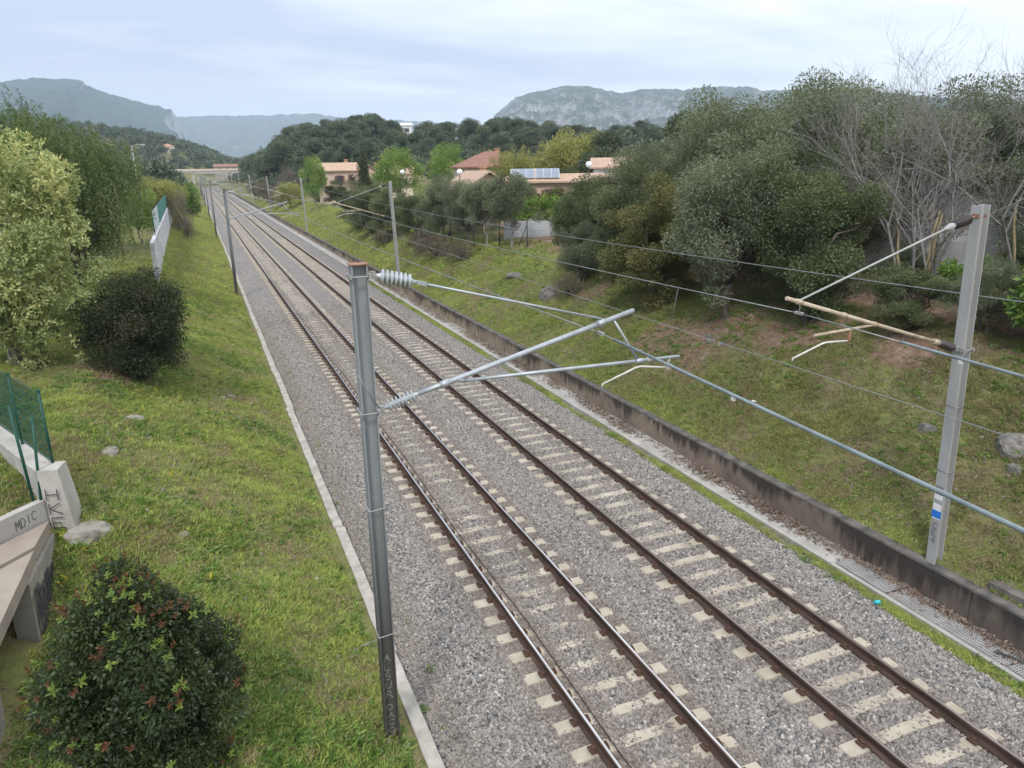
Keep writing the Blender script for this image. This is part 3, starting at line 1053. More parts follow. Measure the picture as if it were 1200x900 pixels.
def right_mast(label, full=True):
    """base at X 7.43 on the bank; the mast leans a little towards the track"""
    t = thing('catenary_mast', label, 'catenary mast', (7.43, 8.99, 0.7), group='masts along the right side of the line')
    bx_, bz = 7.43, 0.7
    P = lambda X, Z, y=0.0: (X - bx_, y, Z - bz)
    lean = -.03535
    mb = MB(); beam(mb, 6.49); mb.build('mast', M_galv2, t, rot=(0, lean, 0))
    mb = MB(); mb.tube([P(7.10, 7.0), P(6.98, 6.97)], .02, 7); mb.box((-.325, 0, 6.31), (.03, .13, .06)); mb.box((-.13, 0, 6.30), (.02, .13, .05)); mb.build('clamp', M_fitrust, t)
    mb = MB(); xo = -.0353 * 3.95
    mb.box((xo - .115, 0, 3.95), (.03, .30, .08)); mb.box((xo + .115, 0, 3.95), (.03, .30, .06))
    mb.tube([(xo - .14, -.125, 3.95), (xo + .16, -.125, 3.95)], .011, 6); mb.tube([(xo - .14, .125, 3.95), (xo + .16, .125, 3.95)], .011, 6)
    mb.box((xo - .15, 0, 3.97), (.08, .06, .09)); mb.build('clamp', M_fit, t)
    insulator(P(7.02, 6.975), P(6.56, 6.855), 6, .05, .085, M_brownins, t, M_fit)
    insulator(P(7.10, 4.67), P(6.62, 4.84), 5, .05, .08, M_brownins, t, M_fit)
    mb = MB(); mb.lathe(P(6.60, 6.866), P(6.36, 6.80), [(0, .05), (.25, .062), (.6, .05), (.8, .025), (1, .018)], 10)
    mb.tube([P(6.40, 6.81), P(3.40, 5.85)], .018, 8); mb.build('top_tie', M_galv2, t)
    mb = MB(); mb.tube([P(6.66, 4.825), P(3.13, 5.905)], .033, 9); mb.tube([P(6.66, 4.825), P(6.52, 4.868)], .052, 9)
    mb.tube([P(3.44, 5.81), P(3.33, 5.843)], .045, 9); mb.tube([P(4.40, 5.517), P(4.30, 5.547)], .042, 9); mb.tube([P(5.10, 5.30), P(5.0, 5.33)], .042, 9); mb.build('cantilever_tube', M_oldtube, t)
    mb = MB(); mb.tube([P(5.05, 5.30), P(3.76, 5.245)], .024, 8); mb.build('registration_tube', M_oldtube, t)
    mb = MB(); mb.tube([P(3.37, 4.91), P(3.95, 5.09), P(4.03, 5.105), P(4.50, 5.085)], .016, 8); mb.tube([P(3.37, 4.92), P(3.36, 4.86)], .012, 6); mb.build('steady_arm', M_alu, t)
    mb = MB(); mb.box(P(4.52, 5.17), (.05, .04, .19)); mb.build('arm_bracket', M_fitrust, t)
    mb = MB(); mb.tube([P(3.36, 5.83), P(3.42, 5.74), P(3.40, 5.66)], .009, 6); mb.box(P(3.41, 5.645), (.05, .16, .04)); mb.build('wire_hanger', M_fit, t)
    if full:
        mb = MB(); fx = -.1035
        mb.box((fx - .0, 0, 1.02), (.008, .17, .10)); mb.box((fx, 0, .80), (.008, .17, .14)); pl = mb.build('number_plate', M_white, t, rot=(0, lean, 0))
        mb = MB(); mb.box((fx - .003, 0, .665), (.008, .19, .15)); mb.build('blue_plate', M_blue, t, rot=(0, lean, 0))
        mb = MB(); mb.box((fx + .001, 0, .575), (.008, .17, .03)); mb.build('white_band', M_white, t, rot=(0, lean, 0))
        mb = MB(); mb.box((fx, 0, 1.17), (.008, .15, .17)); mb.build('dark_plate', M_greypaint, t, rot=(0, lean, 0))
        mb = MB()
        for i, ch in enumerate('CE4'):
            letter(mb, ch, Vector((fx, .045, .36 - .155 * i)), Vector((0, -.09, 0)), Vector((0, 0, .115)), Vector((-1, 0, 0)), .022)
        mb.build('stencilled_characters', M_greypaint, t, rot=(0, lean, 0))
        mb = MB()
        for z in (1.55, 2.85):
            mb.tube([(-.108, .108, z + .03), (-.108, -.108, z + .02), (.108, -.108, z), (.108, .108, z + .01), (-.108, .108, z + .03)], .008, 5)
        mb.build('wire_tie', M_wire, t, rot=(0, lean, 0))
    return t


# the lower part of the near mast carries years of brown brake dust
b = NB('grimy_galvanised_steel')
oz = b.n('ShaderNodeSeparateXYZ'); b.t.links.new(b.n('ShaderNodeTexCoord').outputs['Object'], oz.inputs[0])
n_ = b.noise(2.5, 6, .6, b.pos((1, 1, .25), obj=True))
c_ = b.ramp(n_, [(.3, (.20, .215, .225)), (.7, (.33, .35, .36))])
g_ = b.math('ADD', b.math('MULTIPLY', b.math('SUBTRACT', 4.6, oz.outputs[2]), .30, clamp=True), b.math('MULTIPLY', b.math('SUBTRACT', n_, .5), .8))
c_ = b.mix(b.math('MULTIPLY', b.ramp(g_, [(.1, 0.), (.9, 1.)]), .85), c_, (.062, .054, .044))
M_galv = b.done(b.bsdf(c_, .65, .25, b.bump(b.noise(20, 5, .6), .1, .003), .3))
LM1 = left_mast('nearest left mast, grey H-beam rising from the weeds beside the pale kerb')
RM1 = right_mast('pale leaning mast on the right bank with a blue plate and brown insulators')
lm2 = left_mast('second left mast from the camera, beside the kerb across from the grass slope', False)
lm2.location = (-3.45, 53.8, -.3)
for i, y in enumerate((103.2, 152, 202, 252, 302)):
    c = copy_tree(lm2); c.location = (-3.45, y, -.3)
    c['label'] = '%s left mast from the camera, thin and grey beside the kerb' % ('third', 'fourth', 'fifth', 'sixth', 'seventh')[i]
rm2 = right_mast('second right mast from the camera, standing in front of the dark bushes on the bank', False)
rm2.location = (7.62, 52.8, .62)
for i, y in enumerate((100.5, 150, 199, 248, 298)):
    c = copy_tree(rm2); c.location = (7.5, y, .5)
    c['label'] = ('third right mast from the camera, near the bright green tree below the pink house', 'fourth right mast from the camera, in front of the brown bushes', 'fifth right mast from the camera, small against the brown bushes', 'sixth right mast from the camera, small beside the far tracks', 'seventh right mast from the camera, tiny near the far bridge')[i]

SUP_L = [(9.2, 5.61)] + [(y, 5.61) for y in (53.8, 103.2, 152, 202, 252, 302)]
SUP_R = [(8.99, 5.64)] + [(y, 5.56) for y in (52.8, 100.5, 150, 199, 248, 298)]


def zwire(sup, sag):
    """height of a wire hung on the supports, as a function of y"""
    def f(y):
        if y <= sup[0][0]:
            return sup[0][1] - (sup[0][0] - y) * 0.035
        for (a, za), (b, zb) in zip(sup[:-1], sup[1:]):
            if y <= b:
                t = (y - a) / (b - a)
                return za + (zb - za) * t - sag * 4 * t * (1 - t)
        return sup[-1][1]
    return f


def xs_stag(x, a, y, y0):
    return x + a * math.cos((y - y0) / 47.5 * PI)


def wire_set(x, sup, nm, lab1, lab2, zc, stag, sleeve):
    f = zwire(sup, .16)
    y0 = sup[0][0]
    t = thing('messenger_wire', lab1, 'overhead wire', (x, y0, 0))
    X = lambda y: 0.02
    ysamp = [y0 + i * 2.5 for i in range(0, 118)]
    mb = MB(); mb.tube([(X(y), y - y0, f(y)) for y in ysamp], .0095, 6); mb.build('wire', M_wire, t)
    mb = MB(); mb.tube([(X(y), y - y0, f(y)) for y in (y0 - 12, y0 - 8, y0 - 4, y0 - 2, y0 - sleeve)], .021, 8)
    mb.build('sleeve', M_sleeve, t)
    mb = MB(); mb.tube([(X(y), y - y0, f(y)) for y in (y0 - sleeve, y0 - sleeve * .5, y0)], .0096, 6); mb.build('wire', M_wire, t)
    mb = MB()
    for y in (y0 - sleeve - .9, y0 - sleeve - 2.6): mb.box((X(y), y - y0, f(y) - .03), (.03, .05, .06))
    mb.build('sleeve_clip', M_alu, t)
    for y in (np.arange(y0 + 3.3, y0 + 84, 6.35) if lab2 else ()):
        mb = MB(); cxx = xs_stag(0, stag, y, y0)
        mb.tube([(X(y), y - y0, f(y)), (cxx, y - y0, zc)], .0045, 4); mb.build('dropper', M_wire, t)
    if lab2:
        mb = MB(); mb.tube([(x + xs_stag(0, stag, y, y0), y, zc) for y in np.arange(y0 - 13, 300, 2.9)], .0065, 6)
        tag(mb.build('contact_wire', M_wire), lab2, 'overhead wire')


wire_set(-.04, SUP_L, 'l', 'upper wire over the left track with a thick grey sleeve near the camera', None, 4.80, .12, .35)
wire_set(3.40, SUP_R, 'r', 'upper wire over the right track passing under the rust stained bracket', 'thin contact wire hanging low over the right track', 4.82, -.14, 1.9)
ff = zwire([(-9, 5.9), (90, 5.9), (140, 5.95), (190, 5.95), (240, 5.95)], .7)
mb = MB(); mb.tube([(8.15, y, ff(y)) for y in np.arange(-9, 240, 2.5)], .010, 6)
tag(mb.build('feeder_wire', M_wire), 'grey wire strung along the right bank behind the pale mast', 'overhead wire')
# ------------------------------------------------------------------ vegetation
def unit(a):
    return a / np.maximum(np.linalg.norm(a, axis=-1, keepdims=True), 1e-9)


def leaf_mesh(name, C, A, Nn, L, W, tint, mat, hexa=False, fold=0.18):
    """C centres, A leaf axes, Nn normals (n,3); L, W lengths and widths; a folded diamond (or a six-sided leaf) each"""
    n = len(C)
    A = unit(A); S = unit(np.cross(A, Nn)); Nn = np.cross(S, A)
    L = np.broadcast_to(np.asarray(L, float), (n,))[:, None]; W = np.broadcast_to(np.asarray(W, float), (n,))[:, None]
    b = C; t = C + A * L
    if not hexa:
        m = C + A * L * 0.5
        V = np.stack([b, m + S * W * .5 + Nn * W * fold, t, m - S * W * .5 + Nn * W * fold], 1).reshape(-1, 3)
        q = (np.arange(n)[:, None] * 4 + np.arange(4)[None, :])
        return mesh_np(name, V, quads=q, mats=[mat], tint=tint)
    m1 = C + A * L * .35; m2 = C + A * L * .72 - Nn * L * .06; t = t - Nn * L * .16
    V = np.stack([b, m1 + S * W * .5 + Nn * W * fold, m2 + S * W * .42 + Nn * W * fold, t, m2 - S * W * .42 + Nn * W * fold, m1 - S * W * .5 + Nn * W * fold, m1, m2], 1).reshape(-1, 3)
    i = np.arange(n)[:, None] * 8
    q = np.concatenate([i + np.array([[6, 1, 2, 7]]), i + np.array([[5, 6, 7, 4]])])
    tr = np.concatenate([i + np.array([[0, 1, 6]]), i + np.array([[0, 6, 5]]), i + np.array([[7, 2, 3]]), i + np.array([[4, 7, 3]])])
    tt = np.concatenate([tint, tint, tint, tint, tint, tint])
    return mesh_np(name, V, quads=q, tris=tr, mats=[mat], tint=tt)


def rdir(r, n):
    return unit(r.normal(size=(n, 3)))


def crown_clumps(r, n, R, h, zc, shell=(.45, .92), lump=.25, up=0.0, rc=(.26, .42)):
    d = rdir(r, n); d[:, 2] += up; d = unit(d)
    rad = r.uniform(shell[0], shell[1], n) * (1 + lump * r.normal(size=n) * .5)
    c = d * rad[:, None] * np.array([R, R, h / 2]) + np.array([0, 0, zc])
    return c, r.uniform(rc[0], rc[1], n) * R


def foliage(name, seed, C, RC, n, leaf, mat, droop=0.0, squash=1.0, outward=.7, hexa=False, core=2.2, zmin=None, aspect=.35, tints=None, twist=1.0):
    r = np.random.default_rng(seed)
    pk = r.choice(len(C), n, p=RC ** 2 / (RC ** 2).sum())
    d = rdir(r, n)
    rad = RC[pk] * r.random(n) ** (1 / core)
    P = C[pk] + d * rad[:, None] * np.array([1, 1, squash])
    A = d * outward + rdir(r, n) * .8 + np.array([0, 0, -droop])
    Nn = rdir(r, n) * twist + np.array([0, 0, .9])
    ct = r.random(len(C)) if tints is None else tints
    tint = .55 * ct[pk] + .45 * r.random(n)
    L = leaf * r.uniform(.65, 1.25, n)
    if zmin is not None:
        k = P[:, 2] > zmin
        P, A, Nn, tint, L = P[k], A[k], Nn[k], tint[k], L[k]
    return leaf_mesh(name, P, A, Nn, L, L * aspect, tint, mat, hexa)


def limb(mb, r, a, b, r0, r1, n=4, sides=6, wob=.08, sag=0.0):
    a, b = np.array(a, float), np.array(b, float)
    L = np.linalg.norm(b - a)
    pts, rs = [], []
    for i in range(n + 1):
        t = i / n
        p = a + (b - a) * t
        if 0 < i < n: p = p + r.normal(size=3) * L * wob * .5
        p[2] += sag * math.sin(PI * t) * L
        pts.append(tuple(p)); rs.append(r0 + (r1 - r0) * t)
    mb.tube(pts, rs, sides)


def trunk_mesh(name, seed, C, mat, fork_z, r0, n_limb=10, stems=1, spread=.3, top=None):
    r = np.random.default_rng(seed + 77)
    mb = MB()
    C = C[np.argsort(r.random(len(C)))][:n_limb]
    forks = []
    for s in range(stems):
        th = r.uniform(0, 2 * PI)
        bs = np.array([math.cos(th), math.sin(th), 0]) * (r0 * 1.2 if stems > 1 else 0)
        f = np.array([math.cos(th) * spread * r.random(), math.sin(th) * spread * r.random(), fork_z * r.uniform(.9, 1.1)])
        limb(mb, r, bs + np.array([0, 0, -.35]), f, r0 * (1.25 if stems == 1 else .8), r0 * .7, 5, 8, .06)
        forks.append(f)
    for i, c in enumerate(C):
        f = forks[i % stems]
        limb(mb, r, f, c, r0 * .5, r0 * .12, 4, 5, .12, .06)
    return mb.mesh(name, mat)


M_bark = simple('grey_brown_bark', (0.07, 0.055, 0.045), (0.17, 0.14, 0.12), 6, 0.95, bump=0.5, bdist=0.02, bscale=18, stretch=(1, 1, .3), obj=True)
M_barkpale = simple('pale_lichen_bark', (0.16, 0.14, 0.12), (0.34, 0.31, 0.28), 5, 0.95, bump=0.4, bdist=0.02, bscale=18, obj=True)
M_barkochre = simple('ochre_lichen_bark', (0.20, 0.16, 0.10), (0.36, 0.28, 0.15), 4, 0.95, bump=0.4, bdist=0.02, bscale=18, obj=True)
M_twig = simple('grey_twig_bark', (0.15, 0.14, 0.132), (0.29, 0.27, 0.255), 6, 0.95)
G = lambda *c: [(i / (len(c) - 1), q) for i, q in enumerate(c)]
M_olive = leafmat('olive_leaf', G((.075, .090, .058), (.125, .145, .092), (.175, .198, .128), (.24, .26, .175)))
M_holm = leafmat('holm_oak_leaf', G((.044, .062, .034), (.085, .108, .054), (.13, .152, .074), (.185, .20, .10)))
M_holmb = leafmat('brownish_oak_leaf', G((.060, .066, .028), (.105, .112, .044), (.15, .148, .058), (.22, .19, .08)))
M_dark = leafmat('dark_shrub_leaf', G((.012, .022, .012), (.022, .036, .017), (.034, .046, .020), (.075, .055, .035)), trans=.1)
M_pepper = leafmat('pepper_tree_leaf', G((.040, .066, .026), (.070, .105, .040), (.105, .150, .056), (.15, .195, .075)), trans=.3)
M_pale = leafmat('pale_variegated_leaf', G((.16, .21, .08), (.29, .35, .14), (.42, .47, .205), (.55, .55, .24), (.58, .47, .17)), trans=.3)
M_photi = leafmat('glossy_dark_leaf', G((.020, .032, .015), (.036, .055, .022), (.056, .080, .030), (.095, .115, .042)), trans=.15, rough=.42, spec=.3)
M_lime = leafmat('lime_young_leaf', G((.11, .175, .035), (.175, .25, .05), (.27, .33, .085)), trans=.35)
M_redleaf = leafmat('bronze_young_leaf', G((.08, .034, .020), (.14, .056, .030), (.19, .09, .04)), trans=.3)
M_pine = leafmat('pine_needles', G((.045, .065, .044), (.082, .108, .066), (.122, .152, .084), (.17, .19, .105)), trans=.1)
M_cyp = leafmat('cypress_leaf', G((.03, .045, .02), (.055, .07, .03), (.085, .095, .04)), trans=.1)
M_spring = leafmat('spring_green_leaf', G((.08, .15, .035), (.14, .23, .05), (.22, .32, .08), (.32, .40, .12)), trans=.35)
M_willow = leafmat('yellow_green_leaf', G((.17, .19, .06), (.26, .27, .085), (.36, .34, .12), (.44, .38, .15)), trans=.35)
M_hedge = leafmat('bright_hedge_leaf', G((.07, .14, .03), (.13, .22, .04), (.21, .31, .06)), trans=.25)
M_brown = leafmat('dry_bramble', G((.09, .07, .05), (.15, .12, .09), (.20, .165, .12), (.12, .13, .06)), trans=.1)
M_mauve = leafmat('mauve_brown_shrub', G((.09, .065, .06), (.14, .105, .095), (.19, .14, .12), (.10, .11, .06)), trans=.15)

TREES = {}


def kind(key, name, seed, H, R, base, ncl, leaf, n, mat, bark=M_bark, fork=None, r0=.12, stems=1, rc=(.26, .42), shell=(.45, .92), up=.15, lump=.3, squash=.85, droop=0., hexa=False, aspect=.35, limbs=12, core=2.2):
    r = np.random.default_rng(seed)
    C, RC = crown_clumps(r, ncl, R, H - base, (H + base) / 2, shell, lump, up, rc)
    C[:, 2] = np.maximum(C[:, 2], base * .8 + .25)
    cr = foliage('crown', seed, C, RC, n, leaf, mat, droop, squash, hexa=hexa, zmin=.02, aspect=aspect, core=core)
    tr = trunk_mesh('trunk', seed, C, bark, fork if fork is not None else max(base, H * .22), r0, limbs, stems, R * .25)
    TREES[key] = (name, tr, cr, H)
    return C, RC


def plant(key, x, y, label, cat='tree', group=None, h=None, wide=1.0, rz=None, dz=0.0, z=None):
    name, tr, cr, H = TREES[key]
    s = (h / H) if h else 1.0
    t = thing(name, label, cat, (x, y, (land1(x, y) if z is None else z) + dz - .05), rz if rz is not None else (x * 12.9 + y * 7.3) % 6.28, group, (s * wide, s * wide, s))
    inst('trunk', tr, t); inst('crown', cr, t)
    return t


kind('olive1', 'olive_tree', 11, 6.0, 2.5, .8, 60, .115, 44000, M_olive, rc=(.20, .34), core=2.6)
kind('olive2', 'olive_tree', 12, 6.0, 2.3, .6, 54, .115, 42000, M_olive, rc=(.20, .36), stems=2, core=2.6)
kind('olive3', 'olive_tree', 13, 6.0, 2.0, 1.4, 34, .14, 20000, M_olive, rc=(.20, .36), bark=M_barkpale, fork=1.9, r0=.08)
kind('holm1', 'holm_oak', 21, 5.0, 2.0, .1, 60, .092, 48000, M_holm, rc=(.18, .34), aspect=.45)
kind('holm2', 'holm_oak', 22, 5.0, 2.2, .1, 64, .092, 48000, M_holm, rc=(.18, .32), aspect=.45, stems=2)
kind('oakb', 'oak_bush', 23, 5.0, 1.75, .0, 56, .092, 46000, M_holmb, rc=(.2, .34), aspect=.5)
kind('dark', 'shrub', 31, 4.2, 1.9, .0, 130, .08, 80000, M_dark, rc=(.22, .32), aspect=.5, up=.05, shell=(.35, .84), lump=.08)
kind('spring', 'spring_tree', 41, 7.0, 2.6, 1.2, 30, .24, 9000, M_spring, rc=(.22, .4), bark=M_barkpale)
kind('willow', 'willow_tree', 42, 6.0, 3.6, .4, 46, .26, 16000, M_willow, rc=(.2, .32), up=.5, droop=-.4, squash=1.2)
kind('mauve', 'bare_shrub', 43, 3.0, 1.8, .0, 30, .16, 7000, M_mauve, rc=(.2, .36), aspect=.16)
kind('brown', 'bramble', 44, 1.5, 1.4, .0, 26, .14, 8000, M_brown, rc=(.25, .4), aspect=.12)
kind('hedgeb', 'green_shrub', 45, 3.0, 1.7, .0, 30, .2, 8000, M_hedge, rc=(.22, .38), aspect=.45)


# umbrella pines of the hill
def pine_kind(key, seed, H=11.0, R=3.6, flat=.62, base=3.2):
    r = np.random.default_rng(seed)
    n = 30
    th = r.uniform(0, 2 * PI, n); q = np.sqrt(r.random(n)) * R * .85
    z = base + (H - base) * (1 - .55 * (q / R) ** 2) * r.uniform(.62, .95, n)
    C = np.stack([np.cos(th) * q, np.sin(th) * q, z], 1); RC = r.uniform(.24, .38, n) * R
    cr = foliage('crown', seed, C, RC, 7000, .55, M_pine, 0, flat, aspect=.22, core=2.4)
    tr = trunk_mesh('trunk', seed, C, M_bark, H * .55, .2, 10, 1, .5)
    TREES[key] = ('pine_tree', tr, cr, H)


for k_, sd in (('pine1', 51), ('pine2', 52), ('pine3', 53)): pine_kind(k_, sd)
pine_kind('pine4', 54, 11.0, 4.2, .8, 2.0)
pine_kind('pine5', 55, 11.0, 3.4, .9, 1.0)

# cypress
r = np.random.default_rng(61)
z = np.linspace(.4, 6.4, 40); C = np.stack([r.normal(0, .12, 40), r.normal(0, .12, 40), z], 1)
RC = .62 * np.sin(np.clip((7.0 - z) / 7.0, 0, 1) * 2.2) ** .8 + .08
cr = foliage('crown', 61, C, RC, 9000, .22, M_cyp, -1.6, 1.3, aspect=.3, core=2.6)
TREES['cypress'] = ('cypress', trunk_mesh('trunk', 61, C, M_bark, 3.0, .12, 4), cr, 7.0)


# bare trees: three orders of branches and fine twigs
def bare_mesh(name, seed, H, stems, mat, spread=.55, levels=4, kids=4, r0=.09):
    r = np.random.default_rng(seed)
    mb = MB()
    def grow(p, d, L, rad, lv):
        pts, rs = [tuple(p)], [rad]
        q = p.copy(); dd = d.copy()
        for i in range(3):
            dd = dd + r.normal(size=3) * .10 + np.array([0, 0, .06]); dd /= np.linalg.norm(dd)
            q = q + dd * L / 3
            pts.append(tuple(q)); rs.append(rad * (1 - .25 * (i + 1) / 3 * (1.0 if lv else 2.2)))
        mb.tube(pts, rs, (7 if lv >= 3 else 5 if lv >= 2 else 3), cap=False)
        if lv == 0: return
        for k in range(kids if lv > 1 else kids - 1):
            t = r.uniform(.35, 1.0) if k else 1.0
            i = min(int(t * 3), 2); a = np.array(pts[i]); b = np.array(pts[i + 1]); o = a + (b - a) * (t * 3 - i if t < 1 else 1)
            nd = dd * .75 + unit(r.normal(size=3)) * spread + np.array([0, 0, .12])
            nd /= np.linalg.norm(nd)
            grow(o, nd, L * r.uniform(.55, .8), max(rad * r.uniform(.40, .54), .003), lv - 1)
    for s in range(stems):
        th = 2 * PI * s / stems + r.uniform(-.5, .5)
        d = np.array([math.cos(th) * .38, math.sin(th) * .38, 1.0]) if stems > 1 else np.array([.05, .02, 1.0])
        grow(np.array([math.cos(th) * .12, math.sin(th) * .12, -.2]), d / np.linalg.norm(d), H * .33, r0, levels)
    return mb


def bare_tree(x, y, H, seed, label, stems=3, bark=None, group=None, levels=4, spread=.55, r0=.09):
    t = thing('bare_tree', label, 'bare tree', (x, y, land1(x, y) - .05), 0, group)
    big = bare_mesh('limbs', seed, H, stems, bark, spread, levels, r0=r0)
    # limbs (thick) and twigs (thin) are told apart by their look
    thick = MB(); thin = MB()
    big.build('branches', bark or M_twig, t)
    r = np.random.default_rng(seed)
    mb = MB()
    for s in range(stems):
        th = 2 * PI * s / stems + r.uniform(-.3, .3)
        limb(mb, r, (math.cos(th) * .14, math.sin(th) * .14, -.3), (math.cos(th) * H * .1, math.sin(th) * H * .1, H * .33), r0 * 1.15, r0 * .5, 5, 8, .03)
    mb.build('trunk', M_barkochre, t)
    return t


# ------------------------------------------------------------------ left bank: trees and shrubs
# pepper tree with hanging sprays
def pepper(name, seed, H, R, base, n_str, lab, x, y, z):
    r = np.random.default_rng(seed)
    C, RC = crown_clumps(r, 34, R, (H - base) * .8, base + (H - base) * .62, (.4, .9), .25, .35, (.24, .38))
    pk = r.choice(len(C), n_str, p=RC ** 2 / (RC ** 2).sum())
    S = C[pk] + rdir(r, n_str) * (RC[pk] * r.random(n_str) ** .4)[:, None]
    rad = np.hypot(S[:, 0], S[:, 1]) / R
    Ls = r.uniform(.6, 1.7, n_str) + 3.2 * np.clip(rad - .35, 0, 1) * r.random(n_str)
    m = 26
    u = np.linspace(0, 1, m)[None, :, None]
    out = np.stack([S[:, 0], S[:, 1], np.zeros(n_str)], 1); out = unit(out + r.normal(size=(n_str, 3)) * .4)
    P = S[:, None, :] + out[:, None, :] * (.35 * Ls)[:, None, None] * (u - .4 * u * u) - np.array([0, 0, 1.])[None, None, :] * (Ls[:, None, None] * (u ** 1.3))
    P = P.reshape(-1, 3)
    nL = len(P)
    side = rdir(r, nL); side[:, 2] = -.55 + .3 * r.normal(size=nL)
    tint = np.repeat(.6 * r.random(n_str), m) + .4 * r.random(nL)
    k = P[:, 2] > .15
    cr = leaf_mesh('crown', P[k], side[k], rdir(r, nL)[k] + np.array([0, 0, .5]), .19 * r.uniform(.6, 1.2, nL)[k], .05, tint[k], M_pepper)
    tr = trunk_mesh('trunk', seed, C, M_bark, base + .8, .24, 14, 2, .8)
    t = thing('pepper_tree', lab, 'tree', (x, y, z), 0, None)
    inst('trunk', tr, t); inst('crown', cr, t)
    return t


pepper('pepper', 71, 8.8, 3.3, -.4, 2300, 'weeping dark green tree hanging over the white graffiti wall', -10.75, 42.0, 2.2)
pepper('pepper', 72, 9.6, 4.4, 1.5, 1600, 'broad grey green tree behind the weeping tree at the left edge', -16.5, 54.0, 2.6)
pepper('pepper', 73, 9.2, 3.4, 1.5, 1100, 'feathery green tree farthest back in the left clump', -13.2, 60.0, 2.4)

# pale variegated tree: leaves in upright rosettes
r = np.random.default_rng(81)
C, RC = crown_clumps(r, 95, 2.75, 7.4, 3.6, (.35, .95), .22, -.05, (.16, .26))
C[:, 2] = np.maximum(C[:, 2], .3)
n_ros = 5200
pk = r.choice(len(C), n_ros, p=RC ** 2 / (RC ** 2).sum())
dd = rdir(r, n_ros); S = C[pk] + dd * (RC[pk] * r.random(n_ros) ** .35)[:, None]
m = 11
ax = unit(dd * .8 + np.array([0, 0, .7]) + r.normal(size=(n_ros, 3)) * .3)
A = np.repeat(ax, m, 0) * .5 + rdir(r, n_ros * m)
tint = np.repeat(.5 * r.random(len(C))[pk] + .25 * r.random(n_ros), m) + .3 * r.random(n_ros * m)
cr = leaf_mesh('crown', np.repeat(S, m, 0) + r.normal(size=(n_ros * m, 3)) * .05, A, np.repeat(ax, m, 0) + rdir(r, n_ros * m) * .5, .13 * r.uniform(.6, 1.25, n_ros * m), .058, tint, M_pale)
t = thing('variegated_tree', 'pale yellow green variegated tree at the left edge beyond the green fence', 'tree', (-10.6, 25.2, 2.2))
inst('trunk', trunk_mesh('trunk', 81, C, M_barkpale, 1.4, .10, 22, 3, .6), t); inst('crown', cr, t)

plant('dark', -7.4, 24.6, 'rounded very dark green shrub beside the pale variegated tree', 'shrub', h=3.75, wide=.93, rz=.4, dz=-.1)

# the near bush: leathery dark leaves, lime and bronze shoots standing out of it
def leaf_shoot(name, seed, mat, n=9, L=.050, W=.020):
    r = np.random.default_rng(seed)
    th = np.linspace(0, 4 * PI, n) + r.random(n); el = np.linspace(.15, 1.2, n)
    A = np.stack([np.cos(th) * np.cos(el), np.sin(th) * np.cos(el), np.sin(el)], 1)
    C = np.zeros((n, 3)); C[:, 2] = np.linspace(0, .05, n)
    return leaf_mesh(name, C, A, np.array([0, 0, 1.]) - A * .3 + r.normal(size=(n, 3)) * .15, L * r.uniform(.8, 1.2, n), W, r.random(n), mat, hexa=True)


bush = thing('shrub', 'leathery dark green bush with lime and bronze shoots in the near left corner', 'shrub', (-6.46, 8.66, .74))
r = np.random.default_rng(91)
BR, BH = 1.36, 3.2
C, RC = crown_clumps(r, 190, BR * .88, BH * .98, 1.30, (.45, .90), .07, -.05, (.16, .24))
low = C[:, 2] < 1.1; C[low, :2] *= 1.05; C[:, 2] = np.maximum(C[:, 2], .15)
cr = foliage('leaves', 91, C, RC, 115000, .058, M_photi, .15, 1.0, core=2.8, aspect=.46, outward=.9, zmin=.02)
inst('leaves', cr, bush)
inst('stems', trunk_mesh('stems', 91, C, M_bark, .7, .05, 40, 4, .4), bush)
sh_l = [leaf_shoot('young_shoot', 92 + i, M_lime) for i in range(3)]
sh_r = [leaf_shoot('young_shoot', 96 + i, M_redleaf, 11, .045, .018) for i in range(3)]
nsh = 0
while nsh < 298:
    k = r.integers(len(C)); d = rdir(r, 1)[0]; d[2] = abs(d[2]) * .9 + .05
    p = C[k] + d * RC[k] * r.uniform(.95, 1.12)
    e = np.linalg.norm((p - np.array([0, 0, 1.3])) / np.array([BR, BR, BH / 2]))
    if e < .80: continue
    lime = r.random() < (.60 if p[2] > 2.0 else .50)
    o = inst('young_shoot', (sh_l if lime else sh_r)[r.integers(3)], bush, tuple(p))
    q = Vector((d[0], d[1], d[2] + .6)).to_track_quat('Z', 'Y'); o.rotation_euler = q.to_euler()
    s = r.uniform(.8, 1.5) * (1.0 if lime else 1.05); o.scale = (s, s, s)
    nsh += 1

plant('spring', -9.7, 68.0, 'small yellow green tree over the end of the white graffiti wall', 'tree', h=4.7, wide=1.0)
plant('mauve', -6.9, 92.0, 'mauve brown shrub on the left slope past the white wall', 'shrub', h=4.3, wide=.75)
plant('mauve', -6.6, 84.0, 'small dark brown shrub at the end of the left grass slope', 'shrub', h=2.3, wide=.6)
for i, (x, y, h, k, lb) in enumerate(((-9.5, 96, 4.8, 'willow', 'ochre leaved tree behind the yellow green tree on the left bank'), (-8.8, 108, 4.6, 'olive1', 'grey green tree nearest the far left masts'),
                                   (-10.5, 124, 5.6, 'olive2', 'pale grey tree far along the left bank'), (-7.2, 140, 5.0, 'hedgeb', 'low green shrub far along the left bank'), (-8.5, 165, 5.2, 'holm1', 'dark tree farthest along the left bank'))):
    plant(k, x, y, lb, 'tree', h=h)

